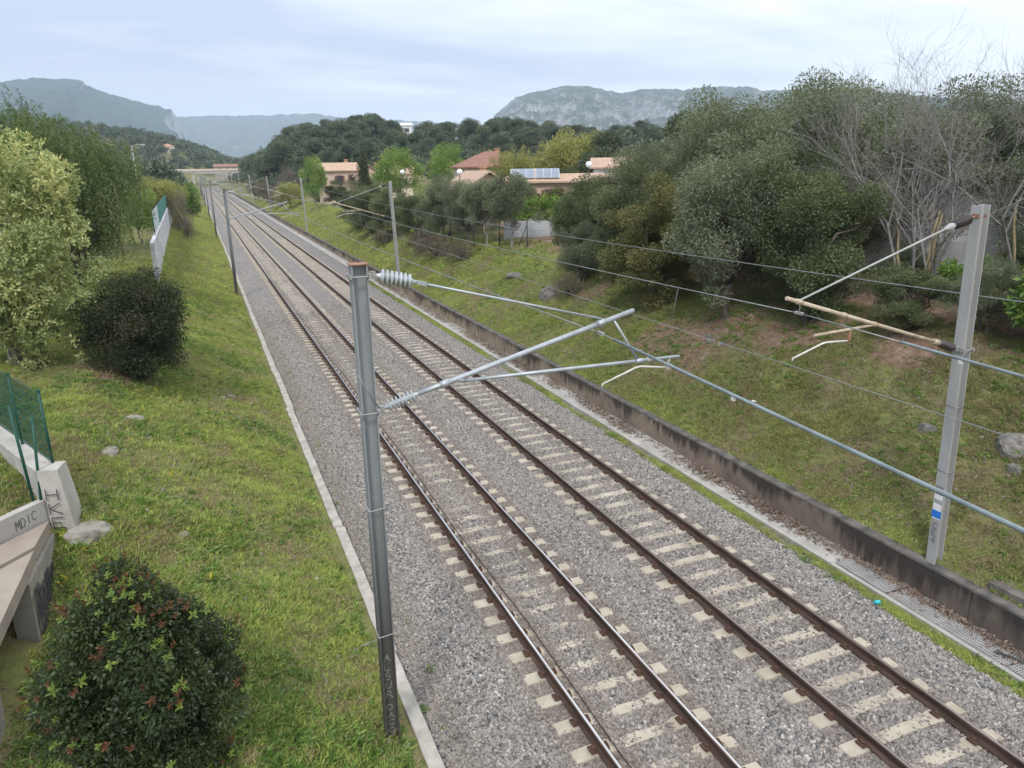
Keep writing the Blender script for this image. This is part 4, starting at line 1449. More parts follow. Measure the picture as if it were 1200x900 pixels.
# ------------------------------------------------------------------ right bank: the belt of trees and shrubs
BELT = [
    ('oakb', 11.4, 25.6, 4.9, 1.1, 'brownish green oak bush at the edge of the right bank above the bare earth', 'bush'),
    ('holm1', 12.6, 28.6, 5.2, 1.05, 'dark oak behind the brownish bush on the right bank', 'tree'),
    ('olive1', 11.9, 21.4, 6.0, .95, 'big grey green olive directly right of the brownish oak bush', 'tree'),
    ('olive2', 14.6, 24.6, 7.0, 1.0, 'tall olive standing behind the front olive', 'tree'),
    ('holm2', 12.9, 18.5, 5.2, 1.05, 'dark holm oak above the bare red earth on the right bank', 'tree'),
    ('holm1', 13.7, 20.3, 5.6, 1.0, 'holm oak just behind the one over the red earth', 'tree'),
    ('holm2', 13.3, 15.1, 1.95, 1.6, 'low spreading dark shrub behind the arm of the pale mast', 'shrub'),
    ('olive2', 14.2, 13.4, 2.1, 1.4, 'low grey green shrub to the left of the pale mast top', 'shrub'),
    ('hedgeb', 14.6, 11.3, 2.9, 1.0, 'green leafy shrub at the right edge behind the pale mast', 'shrub'),
    ('holm1', 14.0, 9.6, 3.0, 1.0, 'dark shrub cut by the right edge of the view', 'shrub'),
    ('holm1', 12.6, 34.0, 4.6, 1.05, 'dark oak to the right of the terrace wall', 'tree'),
    ('olive2', 11.6, 32.0, 3.2, .9, 'small grey bush in front of the dark oak by the terrace', 'bush'),
    ('olive3', 12.7, 43.4, 5.0, 1.0, 'slender olive with a pale thin trunk in front of the terrace', 'tree'),
    ('olive3', 12.2, 46.6, 4.6, 1.15, 'grey olive just left of the slender one before the terrace', 'tree'),
    ('olive1', 12.0, 50.2, 4.6, 1.0, 'rounded grey olive right of the second right mast', 'tree'),
    ('olive2', 11.8, 54.4, 5.0, .95, 'rounded grey olive left of the terrace below the red roof', 'tree'),
    ('holm2', 11.0, 59.0, 4.2, 1.1, 'dark bush behind the second right mast', 'bush'),
    ('holm1', 10.7, 66.4, 4.6, 1.15, 'dark bush left of the second right mast top', 'bush'),
    ('holm2', 10.4, 73.5, 5.3, 1.15, 'dark round bush under the cypress', 'bush'),
    ('holm1', 10.6, 81.0, 5.2, 1.15, 'dark round bush in front of the pink house', 'bush'),
    ('holm1', 14.6, 118.0, 4.0, 1.2, 'dark bush hiding the foot of the pale pink house', 'bush'),
    ('olive1', 18.4, 113.0, 4.2, 1.2, 'grey bush in front of the small gabled pink house', 'bush'),
    ('olive1', 16.8, 28.0, 7.3, 1.0, 'tall grey green tree with a rounded top in the middle of the right belt', 'tree'),
    ('olive2', 18.9, 24.6, 7.9, 1.0, 'tallest grey tree left of the bare trees at the right', 'tree'),
    ('olive1', 24.8, 29.0, 8.0, 1.05, 'grey tree seen through the bare twigs, left one', 'tree'),
    ('olive2', 23.2, 21.6, 7.4, 1.05, 'grey tree seen through the bare twigs, right one', 'tree'),
    ('olive1', 24.2, 18.0, 7.2, 1.05, 'grey tree at the right edge behind the bare branches', 'tree'),
    ('olive2', 16.4, 33.5, 5.6, 1.1, 'grey green tree behind the dark oak of the right bank', 'tree'),
    ('olive1', 20.5, 32.0, 6.6, 1.1, 'wide grey tree under the distant round pine', 'tree'),
    ('olive1', 20.0, 39.5, 5.2, 1.1, 'grey tree below the bare whitish tree', 'tree'),
    ('holm2', 17.5, 41.0, 4.0, 1.0, 'dark green bush beside the right part of the terrace', 'bush'),
    ('olive3', 20.2, 20.4, 6.4, 1.1, 'thin grey tree with a high crown over the smaller white tunnel', 'tree'),
    ('olive2', 22.6, 17.2, 5.4, 1.1, 'grey tree standing before the larger white tunnel at the right edge', 'tree'),
    ('holm1', 16.6, 13.0, 2.3, 1.3, 'dark leafy bush at the foot of the bare trees behind the pale mast', 'bush'),
    ('olive1', 18.6, 22.2, 4.6, 1.05, 'rounded grey olive left of the smaller white tunnel', 'tree'),
    ('olive2', 17.4, 18.6, 1.9, 1.3, 'low grey bush in front of the smaller white tunnel', 'bush'),
    ('holm1', 20.6, 16.6, 2.0, 1.3, 'dark low bush in front of the larger white tunnel', 'bush'),
    ('hedgeb', 17.0, 16.2, 1.5, 1.1, 'green undergrowth bush between the bare trunks', 'bush'),
    ('holm2', 18.5, 13.2, 1.7, 1.3, 'dark undergrowth bush in front of the white cover', 'bush'),
]
for k_, x, y, h, w, lb, ct in BELT:
    plant(k_, x, y, lb, ct, 'trees and bushes of the right bank', h=h, wide=w)
bare_tree(14.9, 16.3, 9.6, 101, 'bare tree with ochre lichen on its forked trunks, left of the pale mast', 3, None, levels=5, spread=.6, r0=.055)
bare_tree(17.6, 14.8, 9.8, 102, 'bare twiggy tree behind the top of the pale mast', 2, None, levels=5, spread=.6, r0=.055)
bare_tree(18.2, 19.0, 5.2, 103, 'low bare tree with spreading grey branches in front of the red roof', 2, None, levels=5, spread=.7, r0=.065)
bare_tree(28.3, 52.2, 7.5, 104, 'bare whitish tree behind the right belt near the globe lamp', 2, M_barkpale, levels=5, spread=.5)
for i, (x, y, h, w, lb) in enumerate(((10.2, 56.5, 1.6, 1.0, 'dry bramble mound behind the base of the second right mast'), (10.0, 51.5, 1.7, 1.1, 'dry bramble mound right of the second right mast'), (10.6, 47.8, 1.3, 1.2, 'low bramble below the slender olive'),
                                      (10.6, 31.6, 1.1, .8, 'small dry bramble above the grey rock'), (9.9, 66, 1.5, 1.0, 'dry bramble left of the second right mast'))):
    plant('brown', x, y, lb, 'bramble', 'dry brambles on the right bank', h=h, wide=w)
plant('spring', 11.3, 116.8, 'bright green tree beside the pink house', 'tree', h=8.0, wide=.75)
plant('spring', 18.4, 95.2, 'broad light green tree right of the cypress', 'tree', h=7.6, wide=1.25)
plant('spring', 22.6, 87.8, 'yellow green tree left of the red roof', 'tree', h=7.6, wide=.95)
plant('willow', 33.4, 74.6, 'large yellow green willow behind the roofs', 'tree', h=7.2, wide=1.15)
plant('willow', 29.6, 76.5, 'smaller yellow green tree touching the large willow', 'tree', h=5.2, wide=.7)
plant('willow', 24.0, 70.0, 'yellowish shrub in front of the red roof', 'shrub', h=5.7, wide=.62)
plant('cypress', 16.9, 107.8, 'slim dark cypress rising right of the pink house', 'cypress', h=8.0)
plant('holm1', 28.0, 66.0, 'dark bush between the red roof and the willow', 'bush', h=4.2)
for i, (x, y, h, k_, lb) in enumerate(((9.4, 150, 4.2, 'mauve', 'mauve bare shrub past the bright green tree'), (9.6, 137, 4.4, 'willow', 'small yellowish tree left of the bright green tree'), (8.9, 176, 4.6, 'mauve', 'pinkish bare shrub near the far right masts'), (8.6, 205, 5.0, 'olive1', 'grey bush at the far end of the right bank'),
                                       (9.5, 190, 5.0, 'holm1', 'dark bush at the far end of the right bank'), (13.0, 165, 6.0, 'mauve', 'tall mauve shrub behind the far right masts'), (15.0, 140, 6.0, 'holm2', 'dark tree left of the pink house'))):
    plant(k_, x, y, lb, 'shrub', h=h)
plant('pine2', 38.7, 61.0, 'round dark pine rising over the belt in the middle right', 'pine tree', h=9.6, wide=.95)
plant('pine4', 33.5, 68.5, 'pine left of the round dark pine', 'pine tree', h=7.4)
plant('pine4', 44.0, 62.0, 'pine just right of the round dark pine', 'pine tree', h=7.6)

# pines on the hill behind the houses
r = random.Random(33)
placed = []
def el_need(b):
    return np.interp(b, [3, 4.3, 5.5, 8, 10, 12, 13, 15, 17, 19, 22, 26, 29, 32, 36, 45, 60], [19, 24, 26, 27.5, 31, 31.6, 30, 24, 27.5, 29, 29, 25, 22.5, 25, 22, 20, 18])
tries = 0
while len(placed) < 190 and tries < 6000:
    tries += 1
    b = r.uniform(2.0, 46); d = r.choice([r.uniform(205, 330), r.uniform(250, 345)])
    x = CAM.x + d * math.sin(math.radians(b)); y = d * math.cos(math.radians(b))
    if x < 14: continue
    if any((x - a) ** 2 + (y - c) ** 2 < 5.2 ** 2 for a, c in placed): continue
    if 14.2 < b < 15.6 and d > 230: continue
    placed.append((x, y))
    h = r.uniform(8.5, 12.5) * (1.0 if d > 250 else .9)
    z = land1(x, y)
    lim = (el_need(b) - 7.94) / 330 * d + 7.94
    if z + h > lim + 1.0: h = max(5.5, lim + r.uniform(-1.5, .8) - z)
    k_ = r.choice(['pine1', 'pine2', 'pine3', 'pine4', 'pine4', 'pine5', 'pine5'])
    plant(k_, x, y, 'dark pine in the wood on the hill behind the houses', 'pine tree', 'pines of the hill wood', h=h, wide=r.uniform(.95, 1.35), rz=r.uniform(0, 6.28))
for x, y, h, w_ in ((17.8, 226, 14.5, 'middle'), (15.3, 246, 12.5, 'leftmost'), (21.5, 232, 13.5, 'rightmost')):
    plant('pine5', x, y, w_ + ' of the three tall dark conifers above the far track', 'pine tree', 'tall conifers above the far track', h=h, wide=1.1)

# the far woods, one mass
r2 = np.random.default_rng(5)
def blob(seed):
    q = np.random.default_rng(seed)
    C, RC = crown_clumps(q, 14, 3.4, 6.5, 4.2, (.3, .8), .3, .3, (.35, .55))
    return foliage('far_crown', seed, C, RC, 420, 1.2, M_pine, 0, .8, aspect=.5)
blobs = proto_coll('far_crown', [blob(i) for i in range(4)])
wx = spans((-420, 140, 10)); wy = spans((170, 760, 10))
wg = grid_mesh('far_wood', wx, wy, land, [M_pine])
def wood_d(x, y):
    d = np.hypot(x - CAM.x, y); b = bearing(x, y)
    left = (b < 12) * sstep(230, 300, d) * ((np.abs(x) > 22) | (y > 520)) * (b > -40)
    l2 = (x < -16) * sstep(150, 220, y)
    return np.maximum(left, l2) * (1 - 0.5 * (fbm(x * .03, y * .03, 2, 3.) < .42))
set_dens(wg, wood_d)
scatter('far_wood', wg, blobs, .016, .7, 1.25, 21, tilt=.08, label='dark evergreen woods covering the low hills in the distance', cat='wood')
wx = spans((100, 620, 14)); wy = spans((-40, 420, 14))
wg = grid_mesh('far_wood', wx, wy, land, [M_pine])
set_dens(wg, lambda x, y: sstep(150, 260, np.hypot(x, y)) * (bearing(x, y) > 30))
scatter('far_wood', wg, blobs, .010, .7, 1.25, 22, tilt=.08, label='dark evergreen wood behind the belt of trees on the right', cat='wood')

wx = spans((10, 330, 9)); wy = spans((120, 480, 9))
wg = grid_mesh('undergrowth', wx, wy, land, [M_pine])
set_dens(wg, lambda x, y: sstep(165, 215, np.hypot(x - CAM.x, y)) * (bearing(x, y) > 2.2) * (bearing(x, y) < 48) * (x > 15))
scatter('undergrowth', wg, blobs, .030, .35, .7, 23, tilt=.1, label='evergreen undergrowth filling the hill wood under the pines', cat='undergrowth')
# ------------------------------------------------------------------ ground cover (nobody could count it)
def tuft_mesh(name, seed, n, h, w, spread, mat, lean=.5, broad=False):
    r = np.random.default_rng(seed)
    th = r.uniform(0, 2 * PI, n); q = spread * np.sqrt(r.random(n))
    B = np.stack([np.cos(th) * q, np.sin(th) * q, np.full(n, -.015)], 1)
    az = r.uniform(0, 2 * PI, n); le = r.uniform(.15, 1., n) * lean
    D = np.stack([np.cos(az) * le, np.sin(az) * le, np.ones(n)], 1); D = unit(D)
    H_ = (h * r.uniform(.5, 1.2, n))[:, None]
    side = unit(np.cross(D, rdir(r, n))) * w * .5
    mid = B + D * H_ * .55
    tip = B + D * H_ + np.stack([np.cos(az), np.sin(az), -np.ones(n) * .5], 1) * H_ * le[:, None] * .45
    if broad:
        V = np.stack([B, mid - side, tip, mid + side], 1).reshape(-1, 3)
        i = np.arange(n)[:, None] * 4
        return mesh_np(name, V, quads=i + np.arange(4)[None, :], mats=[mat], tint=r.random(n))
    V = np.stack([B - side, B + side, mid + side * .8, mid - side * .8, tip], 1).reshape(-1, 3)
    i = np.arange(n)[:, None] * 5
    return mesh_np(name, V, quads=i + np.array([[0, 1, 2, 3]]), tris=i + np.array([[3, 2, 4]]), mats=[mat], tint=np.concatenate([r.random(n)] * 2))


def grass_mat():
    b = NB('grass_blades')
    n1 = b.noise(0.55, 5, 0.6); n2 = b.noise(3.0, 5, 0.65)
    f = b.math('ADD', b.math('MULTIPLY', n1, 0.6), b.math('MULTIPLY', n2, 0.4))
    f = b.math('ADD', f, b.math('MULTIPLY', b.math('SUBTRACT', b.attr('tint'), .5), .10))
    f = b.math('ADD', f, b.math('MULTIPLY', b.math('SUBTRACT', b.rnd(), .5), .26))
    c = b.ramp(f, [(0.34, (.36, .295, .17)), (0.42, (.31, .29, .115)), (0.48, (.265, .325, .082)), (0.56, (.315, .40, .095)), (0.68, (.46, .48, .14))])
    x, y, z = b.xyz()
    # the foot of the right bank is drier
    dry = b.math('MULTIPLY', b.math('MULTIPLY', b.math('SUBTRACT', x, 7.0), .5, clamp=True), b.math('MULTIPLY', b.math('SUBTRACT', 34, y), .05, clamp=True))
    c = b.mix(b.math('MULTIPLY', dry, .62), c, (.20, .17, .085))
    d = b.bsdf(c, .7, 0, None, .15)
    tr = b.n('ShaderNodeBsdfTranslucent'); b.s(tr.inputs[0], c)
    mx = b.n('ShaderNodeMixShader'); mx.inputs[0].default_value = .3
    b.t.links.new(d, mx.inputs[1]); b.t.links.new(tr.outputs[0], mx.inputs[2])
    return b.done(mx.outputs[0])


M_grass = grass_mat()
M_weed = leafmat('weed_leaf', G((.07, .14, .03), (.11, .20, .04), (.17, .27, .06), (.24, .33, .09)), trans=.3)
M_straw = leafmat('straw', G((.20, .16, .10), (.30, .25, .16), (.40, .34, .22)), trans=.15)
M_litter = leafmat('dead_leaf', G((.10, .07, .05), (.20, .145, .11), (.32, .25, .20)), trans=.1)
M_yellow = leafmat('yellow_flower', G((.55, .45, .02), (.70, .60, .05)), trans=.2)
tufts = proto_coll('tuft', [tuft_mesh('tuft', i, 15, .085, .017, .10, M_grass, 1.0) for i in range(4)] + [tuft_mesh('tuft', 9, 14, .14, .012, .09, M_grass, .8)])
weeds = proto_coll('weed', [tuft_mesh('weed', 20 + i, 26, .12, .032, .11, M_weed, 1.3, True) for i in range(3)] + [tuft_mesh('weed', 27, 28, .09, .026, .12, M_weed, 1.6, True)])
straws = proto_coll('straw', [tuft_mesh('straw', 30 + i, 9, .16, .007, .12, M_straw, 2.2) for i in range(3)])


def bank_dens(x, y):
    n = fbm(x * .9, y * .9, 4, 21.)
    n2 = fbm(x * 3.3, y * 3.3, 3, 31.)
    d = np.clip((n - .38) * 5.0, .22, 1) * np.clip((n2 - .34) * 4.0, .35, 1)
    for cx, cy, r in ((11.3, 21.3, 2.3), (12.2, 18.0, 2.0), (10.2, 23.2, 1.3), (12.6, 14.5, 1.2), (11.5, 30.5, 1.4), (-8.4, 24.5, 1.5)):
        d = d * np.clip(np.hypot(x - cx, y - cy) / r - .35 + .5 * (n2 - .5), .04, 1)
    d = d * np.where(x > 12.5, .35, 1)
    d = d * np.where((x > -9.5) & (x < -8.3) & (y < 14.6) & (y > 8.5), 0, 1)
    return d


def strip(name, xs, ys, fn, zf=land):
    me = grid_mesh(name, xs, ys, zf, [M_grass]); set_dens(me, fn); return me


GL = 'short grass with bare gaps on the %s'
for nm, xr, lab in (('grass', np.linspace(-11.5, -3.3, 28), 'left bank'), ('grass', np.linspace(7.5, 14.5, 24), 'right bank')):
    ysn = spans((4, 60, .34))
    base = strip(nm, xr, ysn, lambda x, y: bank_dens(x, y) * (1 - .55 * sstep(22, 40, y)) * (1 - sstep(46, 60, y)))
    scatter(nm, base, tufts, 640, .5, 1.25, 41 if xr[0] < 0 else 42, .25, GL % lab, 'grass')
    base = strip('weeds', xr, ysn, lambda x, y: np.clip((fbm(x * .7, y * .7, 4, 51.) - .47) * 6, 0.05, 1) * np.where(x < 0, 1 + .9 * (1 - sstep(10, 16, y)), .35) * (1 - sstep(35, 55, y)) * np.where((x > -9.5) & (x < -8.3) & (y < 14.6) & (y > 8.5), 0, 1))
    scatter('weeds', base, weeds, 70, .35, 1.25, 43 if xr[0] < 0 else 44, .3, 'leafy green weeds in patches on the ' + lab, 'weeds')
    base = strip('dry_stalks', xr, ysn, lambda x, y: 1.6 * np.clip((.56 - fbm(x * .9, y * .9, 4, 21.)) * 6, .05, 1) * (1 - sstep(30, 45, y)))
    scatter('dry_stalks', base, straws, 28 if xr[0] < 0 else 46, .5, 1.3, 45 if xr[0] < 0 else 46, .5, 'straw coloured dry stalks among the grass of the ' + lab, 'dry grass')
# far grass: bigger, sparser tufts further along both banks
bigt = proto_coll('far_tuft', [tuft_mesh('far_tuft', 60 + i, 18, .16, .035, .28, M_grass, .9) for i in range(3)])
for xr, lab in ((np.linspace(-8.4, -3.4, 12), 'left bank further along the line'), (np.linspace(7.6, 13.0, 12), 'right bank further along the line')):
    base = strip('grass', xr, spans((40, 200, 2.0)), lambda x, y: (.4 + .6 * fbm(x * .6, y * .3, 3, 77.)) * sstep(40, 54, y) * (1 - .6 * sstep(80, 200, y)))
    scatter('grass', base, bigt, 26, .6, 1.3, 48 if xr[0] < 0 else 49, .25, 'grass on the ' + lab, 'grass')
# green strip between the ballast and the drain, weeds along the kerb
base = strip('grass', np.linspace(6.08, 6.42, 4), spans((3, 60, .4)), lambda x, y: np.clip((fbm(x * 2, y * .55, 3, 61.) - .36) * 5, .05, 1) * (1 - .5 * sstep(30, 60, y)), lambda x, y: np.interp(x, BED_X, BED_Z) + .02)
scatter('grass', base, tufts, 480, .45, 1.0, 47, .3, 'narrow strip of grass between ballast and drain', 'grass')
base = strip('weeds', np.linspace(6.05, 6.46, 4), spans((3, 60, .4)), lambda x, y: np.clip((fbm(x * 2, y * .5, 3, 66.) - .55) * 6, 0, 1), lambda x, y: np.interp(x, BED_X, BED_Z) + .02)
scatter('weeds', base, weeds, 26, .5, 1.3, 52, .3, 'small green weeds along the edge of the drain', 'weeds')
base = strip('weeds', np.concatenate([np.linspace(-3.5, -3.12, 3), np.linspace(-2.84, -2.4, 4)]), spans((5, 45, .4)), lambda x, y: np.clip((fbm(x * 2, y * .6, 3, 67.) - .5) * 4, 0, 1) * np.where(x > -3.12, .5, 1) * np.where((x > -3.1) & (x < -2.86), 0, 1), lambda x, y: np.where(x < -3.05, land(x, y), np.interp(x, BED_X, BED_Z)) + .01)
scatter('weeds', base, weeds, 14, .35, .9, 53, .3, 'low weeds and moss along both sides of the kerb', 'weeds')


# dead leaves in the drain and grit on the banks
def litter_mesh(name, seed, n):
    r = np.random.default_rng(seed)
    C = np.stack([r.uniform(-.06, .06, n), r.uniform(-.06, .06, n), r.uniform(.0, .03, n)], 1)
    A = rdir(r, n); A[:, 2] *= .35
    return leaf_mesh(name, C, A, rdir(r, n) * .4 + np.array([0, 0, 1.]), .06 * r.uniform(.6, 1.3, n), .028, r.random(n), M_litter)


lit = proto_coll('litter', [litter_mesh('litter', i, 7) for i in range(4)])
base = strip('dead_leaves', np.linspace(6.62, 7.19, 6), spans((3, 60, .4)), lambda x, y: sstep(6.62, 7.1, x - .28 * (fbm(x, y * .6, 3, 71.) - .62)) * np.clip((fbm(x * .8, y * .45, 3, 72.) - .32) * 4 + 1.2 * (1 - sstep(8.5, 13, y)), .12, 1.6) * (1 - .6 * sstep(18, 40, y)), lambda x, y: 0 * x - .372)
scatter('dead_leaves', base, lit, 420, .6, 1.4, 54, .4, 'drift of brown dead leaves in the drain against the low wall', 'dead leaves')
base = strip('dead_leaves', np.linspace(7.5, 12.5, 14), spans((4, 30, .5)), lambda x, y: np.clip((fbm(x * .9, y * .9, 3, 73.) - .4) * 3, .05, 1) * (1 - .5 * sstep(8.5, 11, x)))
scatter('dead_leaves', base, lit, 26, .5, 1.2, 55, .5, 'scattered dead leaves and bits on the lower right bank', 'dead leaves')
M_lime_ = simple('limestone', (.12, .11, .095), (.36, .335, .295), 9, .95, bump=.4, bdist=.02, bscale=22)
rng = random.Random(9)
grit = proto_coll('grit', [rock_mesh('grit', rng, M_lime_, 1., 1, (1, .8, .6)) for _ in range(4)])
for xr, lab, dn, sd in ((np.linspace(7.5, 13.5, 14), 'right bank', 9, 56), (np.linspace(-9, -3.3, 14), 'left bank', 4, 57)):
    base = strip('grit', xr, spans((5, 40, .5)), lambda x, y: np.clip((fbm(x * .8, y * .8, 3, 81.) - .42) * 5, .05, 1) + 3.0 * (np.hypot(x - 11.0, y - 20.6) < .9))
    scatter('grit', base, grit, dn, .02, .06, sd, fullrot=True, label='small pale stones lying in the grass of the ' + lab, cat='stones')
# yellow flowers on the left slope
fl = proto_coll('flower', [tuft_mesh('flower', 70 + i, 9, .2, .03, .2, M_yellow, .8, True) for i in range(2)])
base = strip('yellow_flowers', np.linspace(-8.6, -5.5, 10), spans((10, 26, .5)), lambda x, y: np.clip((fbm(x * .9, y * .7, 3, 91.) - .62) * 9, 0, 1))
scatter('yellow_flowers', base, fl, 9, .4, .8, 58, .3, 'small yellow flowers dotted over the left grass slope', 'flowers')

# ------------------------------------------------------------------ rocks one can point at
M_rockd = simple('dark_limestone', (.06, .056, .048), (.26, .24, .21), 7, .95, bump=.6, bdist=.04, bscale=14)
def rock(x, y, s, label, seed, flat=(1, .75, .5), rz=None, dz=.1):
    q = random.Random(seed)
    me = rock_mesh('rock', q, M_rockd if x > 0 else M_lime_, 1., 3, flat, .1)
    # rough the surface
    n = len(me.vertices); co = np.zeros(n * 3, np.float32); me.vertices.foreach_get('co', co); co = co.reshape(-1, 3)
    k = 1 + .30 * (fbm(co[:, 0] * 3 + seed, co[:, 1] * 3 + co[:, 2] * 2.2, 4, seed) - .5)
    me.vertices.foreach_set('co', (co * k[:, None]).astype(np.float32).ravel()); me.update()
    o = inst('rock', me, None, (x, y, land1(x, y) - .26 * s), (q.uniform(-.2, .2), q.uniform(-.2, .2), rz if rz is not None else q.uniform(0, 6)))
    o.scale = (s, s, s)
    tag(o, label, 'rock', 'limestone rocks in the grass')


for i, a in enumerate((
    (-7.6, 20.9, .42, 'flat pale rock on the left slope below the dark shrub', (1, .6, .4)), (-7.75, 17.6, .40, 'pale rock in the grass right of the green fence', (1, .6, .4)),
    (-7.0, 19.6, .2, 'small pale rock right of the flat rock', (1, .7, .5)), (-5.0, 26.2, .30, 'white stone of the little heap on the left slope', (1, .8, .6)), (-5.25, 25.5, .24, 'second white stone of the little heap on the left slope', (1, .8, .6)), (-4.75, 25.3, .2, 'smallest stone of the heap on the left slope', (1, .8, .6)),
    (10.9, 38.5, .62, 'grey rock high on the right bank below the terrace', (1, .8, .55)), (10.4, 33.0, .75, 'tilted grey slab of rock left of the brownish oak bush', (.9, .5, 1.0)),
    (10.6, 9.75, .5, 'rough dark grey outcrop at the right edge behind the pale mast', (1, .7, .7)), (10.1, 9.4, .32, 'smaller pale rock just below the outcrop at the right edge', (1, .7, .7)), (10.15, 11.6, .34, 'brown rock left of the pale mast at mid height', (.8, .5, .9)),
    (10.9, 20.8, .26, 'pale rock in the bare earth scar', (1, .8, .6)), (11.15, 21.3, .2, 'little pale rock in the bare earth scar, upper one', (1, .8, .6)), (10.75, 20.1, .2, 'little pale rock in the bare earth scar, lower one', (1, .8, .6)),
    (-6.3, 14.4, .2, 'half buried stone in the weeds of the lower left slope', (1, .7, .4)))):
    x, y, s, lb, fl_ = a
    rock(x, y, s, lb, 200 + i, fl_)


# ------------------------------------------------------------------ concrete steps, painted block and green fence at the left edge
def concrete_mat(name, c1, c2, moss=.3):
    b = NB(name)
    n = b.noise(1.8, 5, .6); n2 = b.noise(14, 5, .65)
    c = b.ramp(b.math('ADD', b.math('MULTIPLY', n, .6), b.math('MULTIPLY', n2, .4)), [(.3, c1), (.62, c2)])
    sp = b.ramp(n2, [(.50, 0.), (.68, 1.)])
    c = b.mix(b.math('MULTIPLY', sp, moss), c, (.12, .115, .10))
    return b.done(b.bsdf(c, .93, 0, b.bump(n2, .35, .012), .15))


M_conc = concrete_mat('weathered_concrete', (.27, .255, .225), (.46, .44, .40))
M_slab = concrete_mat('brown_concrete', (.22, .185, .15), (.33, .285, .24), .25)
M_rough = concrete_mat('rough_concrete', (.15, .14, .12), (.33, .31, .275), .5)
M_fence = simple('green_fence_paint', (.008, .052, .036), (.015, .085, .058), 6, .45)


def hexa(mb, lo, hi):
    """solid between a lower and an upper quad (each 4 points)"""
    mb.add(list(lo) + list(hi), [(3, 2, 1, 0), (4, 5, 6, 7), (0, 1, 5, 4), (1, 2, 6, 5), (2, 3, 7, 6), (3, 0, 4, 7)])


post = thing('concrete_block', 'pale concrete end block with painted letters HKE down its face', 'concrete block', (-8.1, 14.6, 0))
W = lambda X, Y, Z: (X + 8.1, Y - 14.6, Z)
mb = MB()
hexa(mb, [W(-8.42, 14.45, .6), W(-7.82, 14.30, .6), W(-7.72, 14.85, .6), W(-8.32, 15.0, .6)], [W(-8.40, 14.50, 2.90), W(-8.06, 14.42, 2.90), W(-7.97, 14.80, 2.92), W(-8.31, 14.90, 2.92)])
mb.build('block', M_conc, post)
mb = MB()
fo = rock_mesh('footing', random.Random(3), M_rough, 1., 4, (.50, .32, .40), .1)
n_ = len(fo.vertices); co = np.zeros(n_ * 3, np.float32); fo.vertices.foreach_get('co', co); co = co.reshape(-1, 3)
co *= (1 + .5 * (fbm(co[:, 0] * 6, co[:, 1] * 6 + co[:, 2] * 5, 4, 3.) - .5))[:, None]; fo.vertices.foreach_set('co', co.ravel())
f_ = inst('footing', fo, post, W(-7.76, 14.42, 1.42)); f_.rotation_euler = (0, .35, .2)
mb = MB()
a = Vector(W(-8.41, 14.475, 1.75)); ux = Vector((.345, -.085, 0)); ux.normalize()
nn = Vector((-.24, -.97, .02)).normalized()
for i, ch in enumerate('SHKE'):
    zz_ = 2.62 - .27 * i
    if ch == 'S': continue
    o = Vector(W(-8.38 + .015 * i, 14.47 - .012 * i + .0, zz_)) + nn * .012
    letter(mb, ch, o + ux * .06, ux * .19, Vector((0, 0, .2)), nn, .017)
mb.build('painted_letters', M_black, post)

lw = thing('low_wall', 'low pale concrete wall with MDIC scrawled on it beside the brown slab', 'wall', (-8.4, 14.5, 0))
W = lambda X, Y, Z: (X + 8.4, Y - 14.5, Z)
mb = MB()
hexa(mb, [W(-8.36, 14.40, .3), W(-8.36, 14.66, .3), W(-11.6, 10.9, .3), W(-11.6, 10.6, .3)], [W(-8.36, 14.42, 2.36), W(-8.36, 14.66, 2.36), W(-11.6, 10.92, 2.36), W(-11.6, 10.62, 2.36)])
mb.build('wall_body', M_conc, lw)
dirw = Vector((-3.24, -3.8, 0)).normalized(); nw = Vector((dirw.y * -1, dirw.x, 0)).normalized()
if nw.y > 0: nw = -nw
mb = MB()
for i, ch in enumerate('CIDM'):
    o = Vector(W(-8.36, 14.42, 2.10)) + dirw * (.20 + .105 * i) + Vector((0, 0, -.015 * i)) + nw * .012
    letter(mb, ch, o + dirw * .08, -dirw * .085, Vector((0, 0, .17)), nw, .0095)
mb.build('scrawled_letters', M_black, lw)

slab = thing('landing_slab', 'brown concrete landing with black graffiti on its side at the left edge', 'slab', (-8.26, 12.02, .02))
W = lambda X, Y, Z: (X + 8.5, Y - 12, Z)
mb = MB()
hexa(mb, [W(-8.56, 14.32, 1.76), W(-8.62, 13.30, 1.76), W(-12.0, 9.2, 1.76), W(-12.0, 10.3, 1.76)], [W(-8.56, 14.32, 1.98), W(-8.62, 13.30, 1.98), W(-12.0, 9.2, 1.98), W(-12.0, 10.3, 1.98)])
mb.build('slab_upper', M_slab, slab)
mb = MB()
hexa(mb, [W(-8.63, 13.26, 1.70), W(-8.70, 9.0, 1.70), W(-12.0, 8.0, 1.70), W(-12.0, 9.15, 1.70)], [W(-8.63, 13.26, 1.93), W(-8.70, 9.0, 1.93), W(-12.0, 8.0, 1.93), W(-12.0, 9.15, 1.93)])
mb.build('slab_lower', M_slab, slab)
mb = MB()
hexa(mb, [W(-8.52, 14.30, .2), W(-8.66, 12.55, .2), W(-8.95, 12.6, .2), W(-8.9, 14.3, .2)], [W(-8.50, 14.30, 1.745), W(-8.62, 12.55, 1.69), W(-8.95, 12.6, 1.69), W(-8.9, 14.3, 1.745)])
mb.build('side_wall', M_rough, slab)
mb = MB(); hexa(mb, [W(-8.78, 10.6, .0), W(-8.8, 10.2, .0), W(-9.2, 10.2, .0), W(-9.2, 10.6, .0)], [W(-8.72, 10.7, 1.69), W(-8.74, 10.1, 1.69), W(-9.2, 10.1, 1.69), W(-9.2, 10.7, 1.69)])
mb.build('pillar', M_rough, slab)
mb = MB()
oo = Vector(W(-8.515, 14.0, .62)); e = Vector((.10, 1.75, 0)).normalized(); nx = Vector((1, -.07, 0)).normalized()
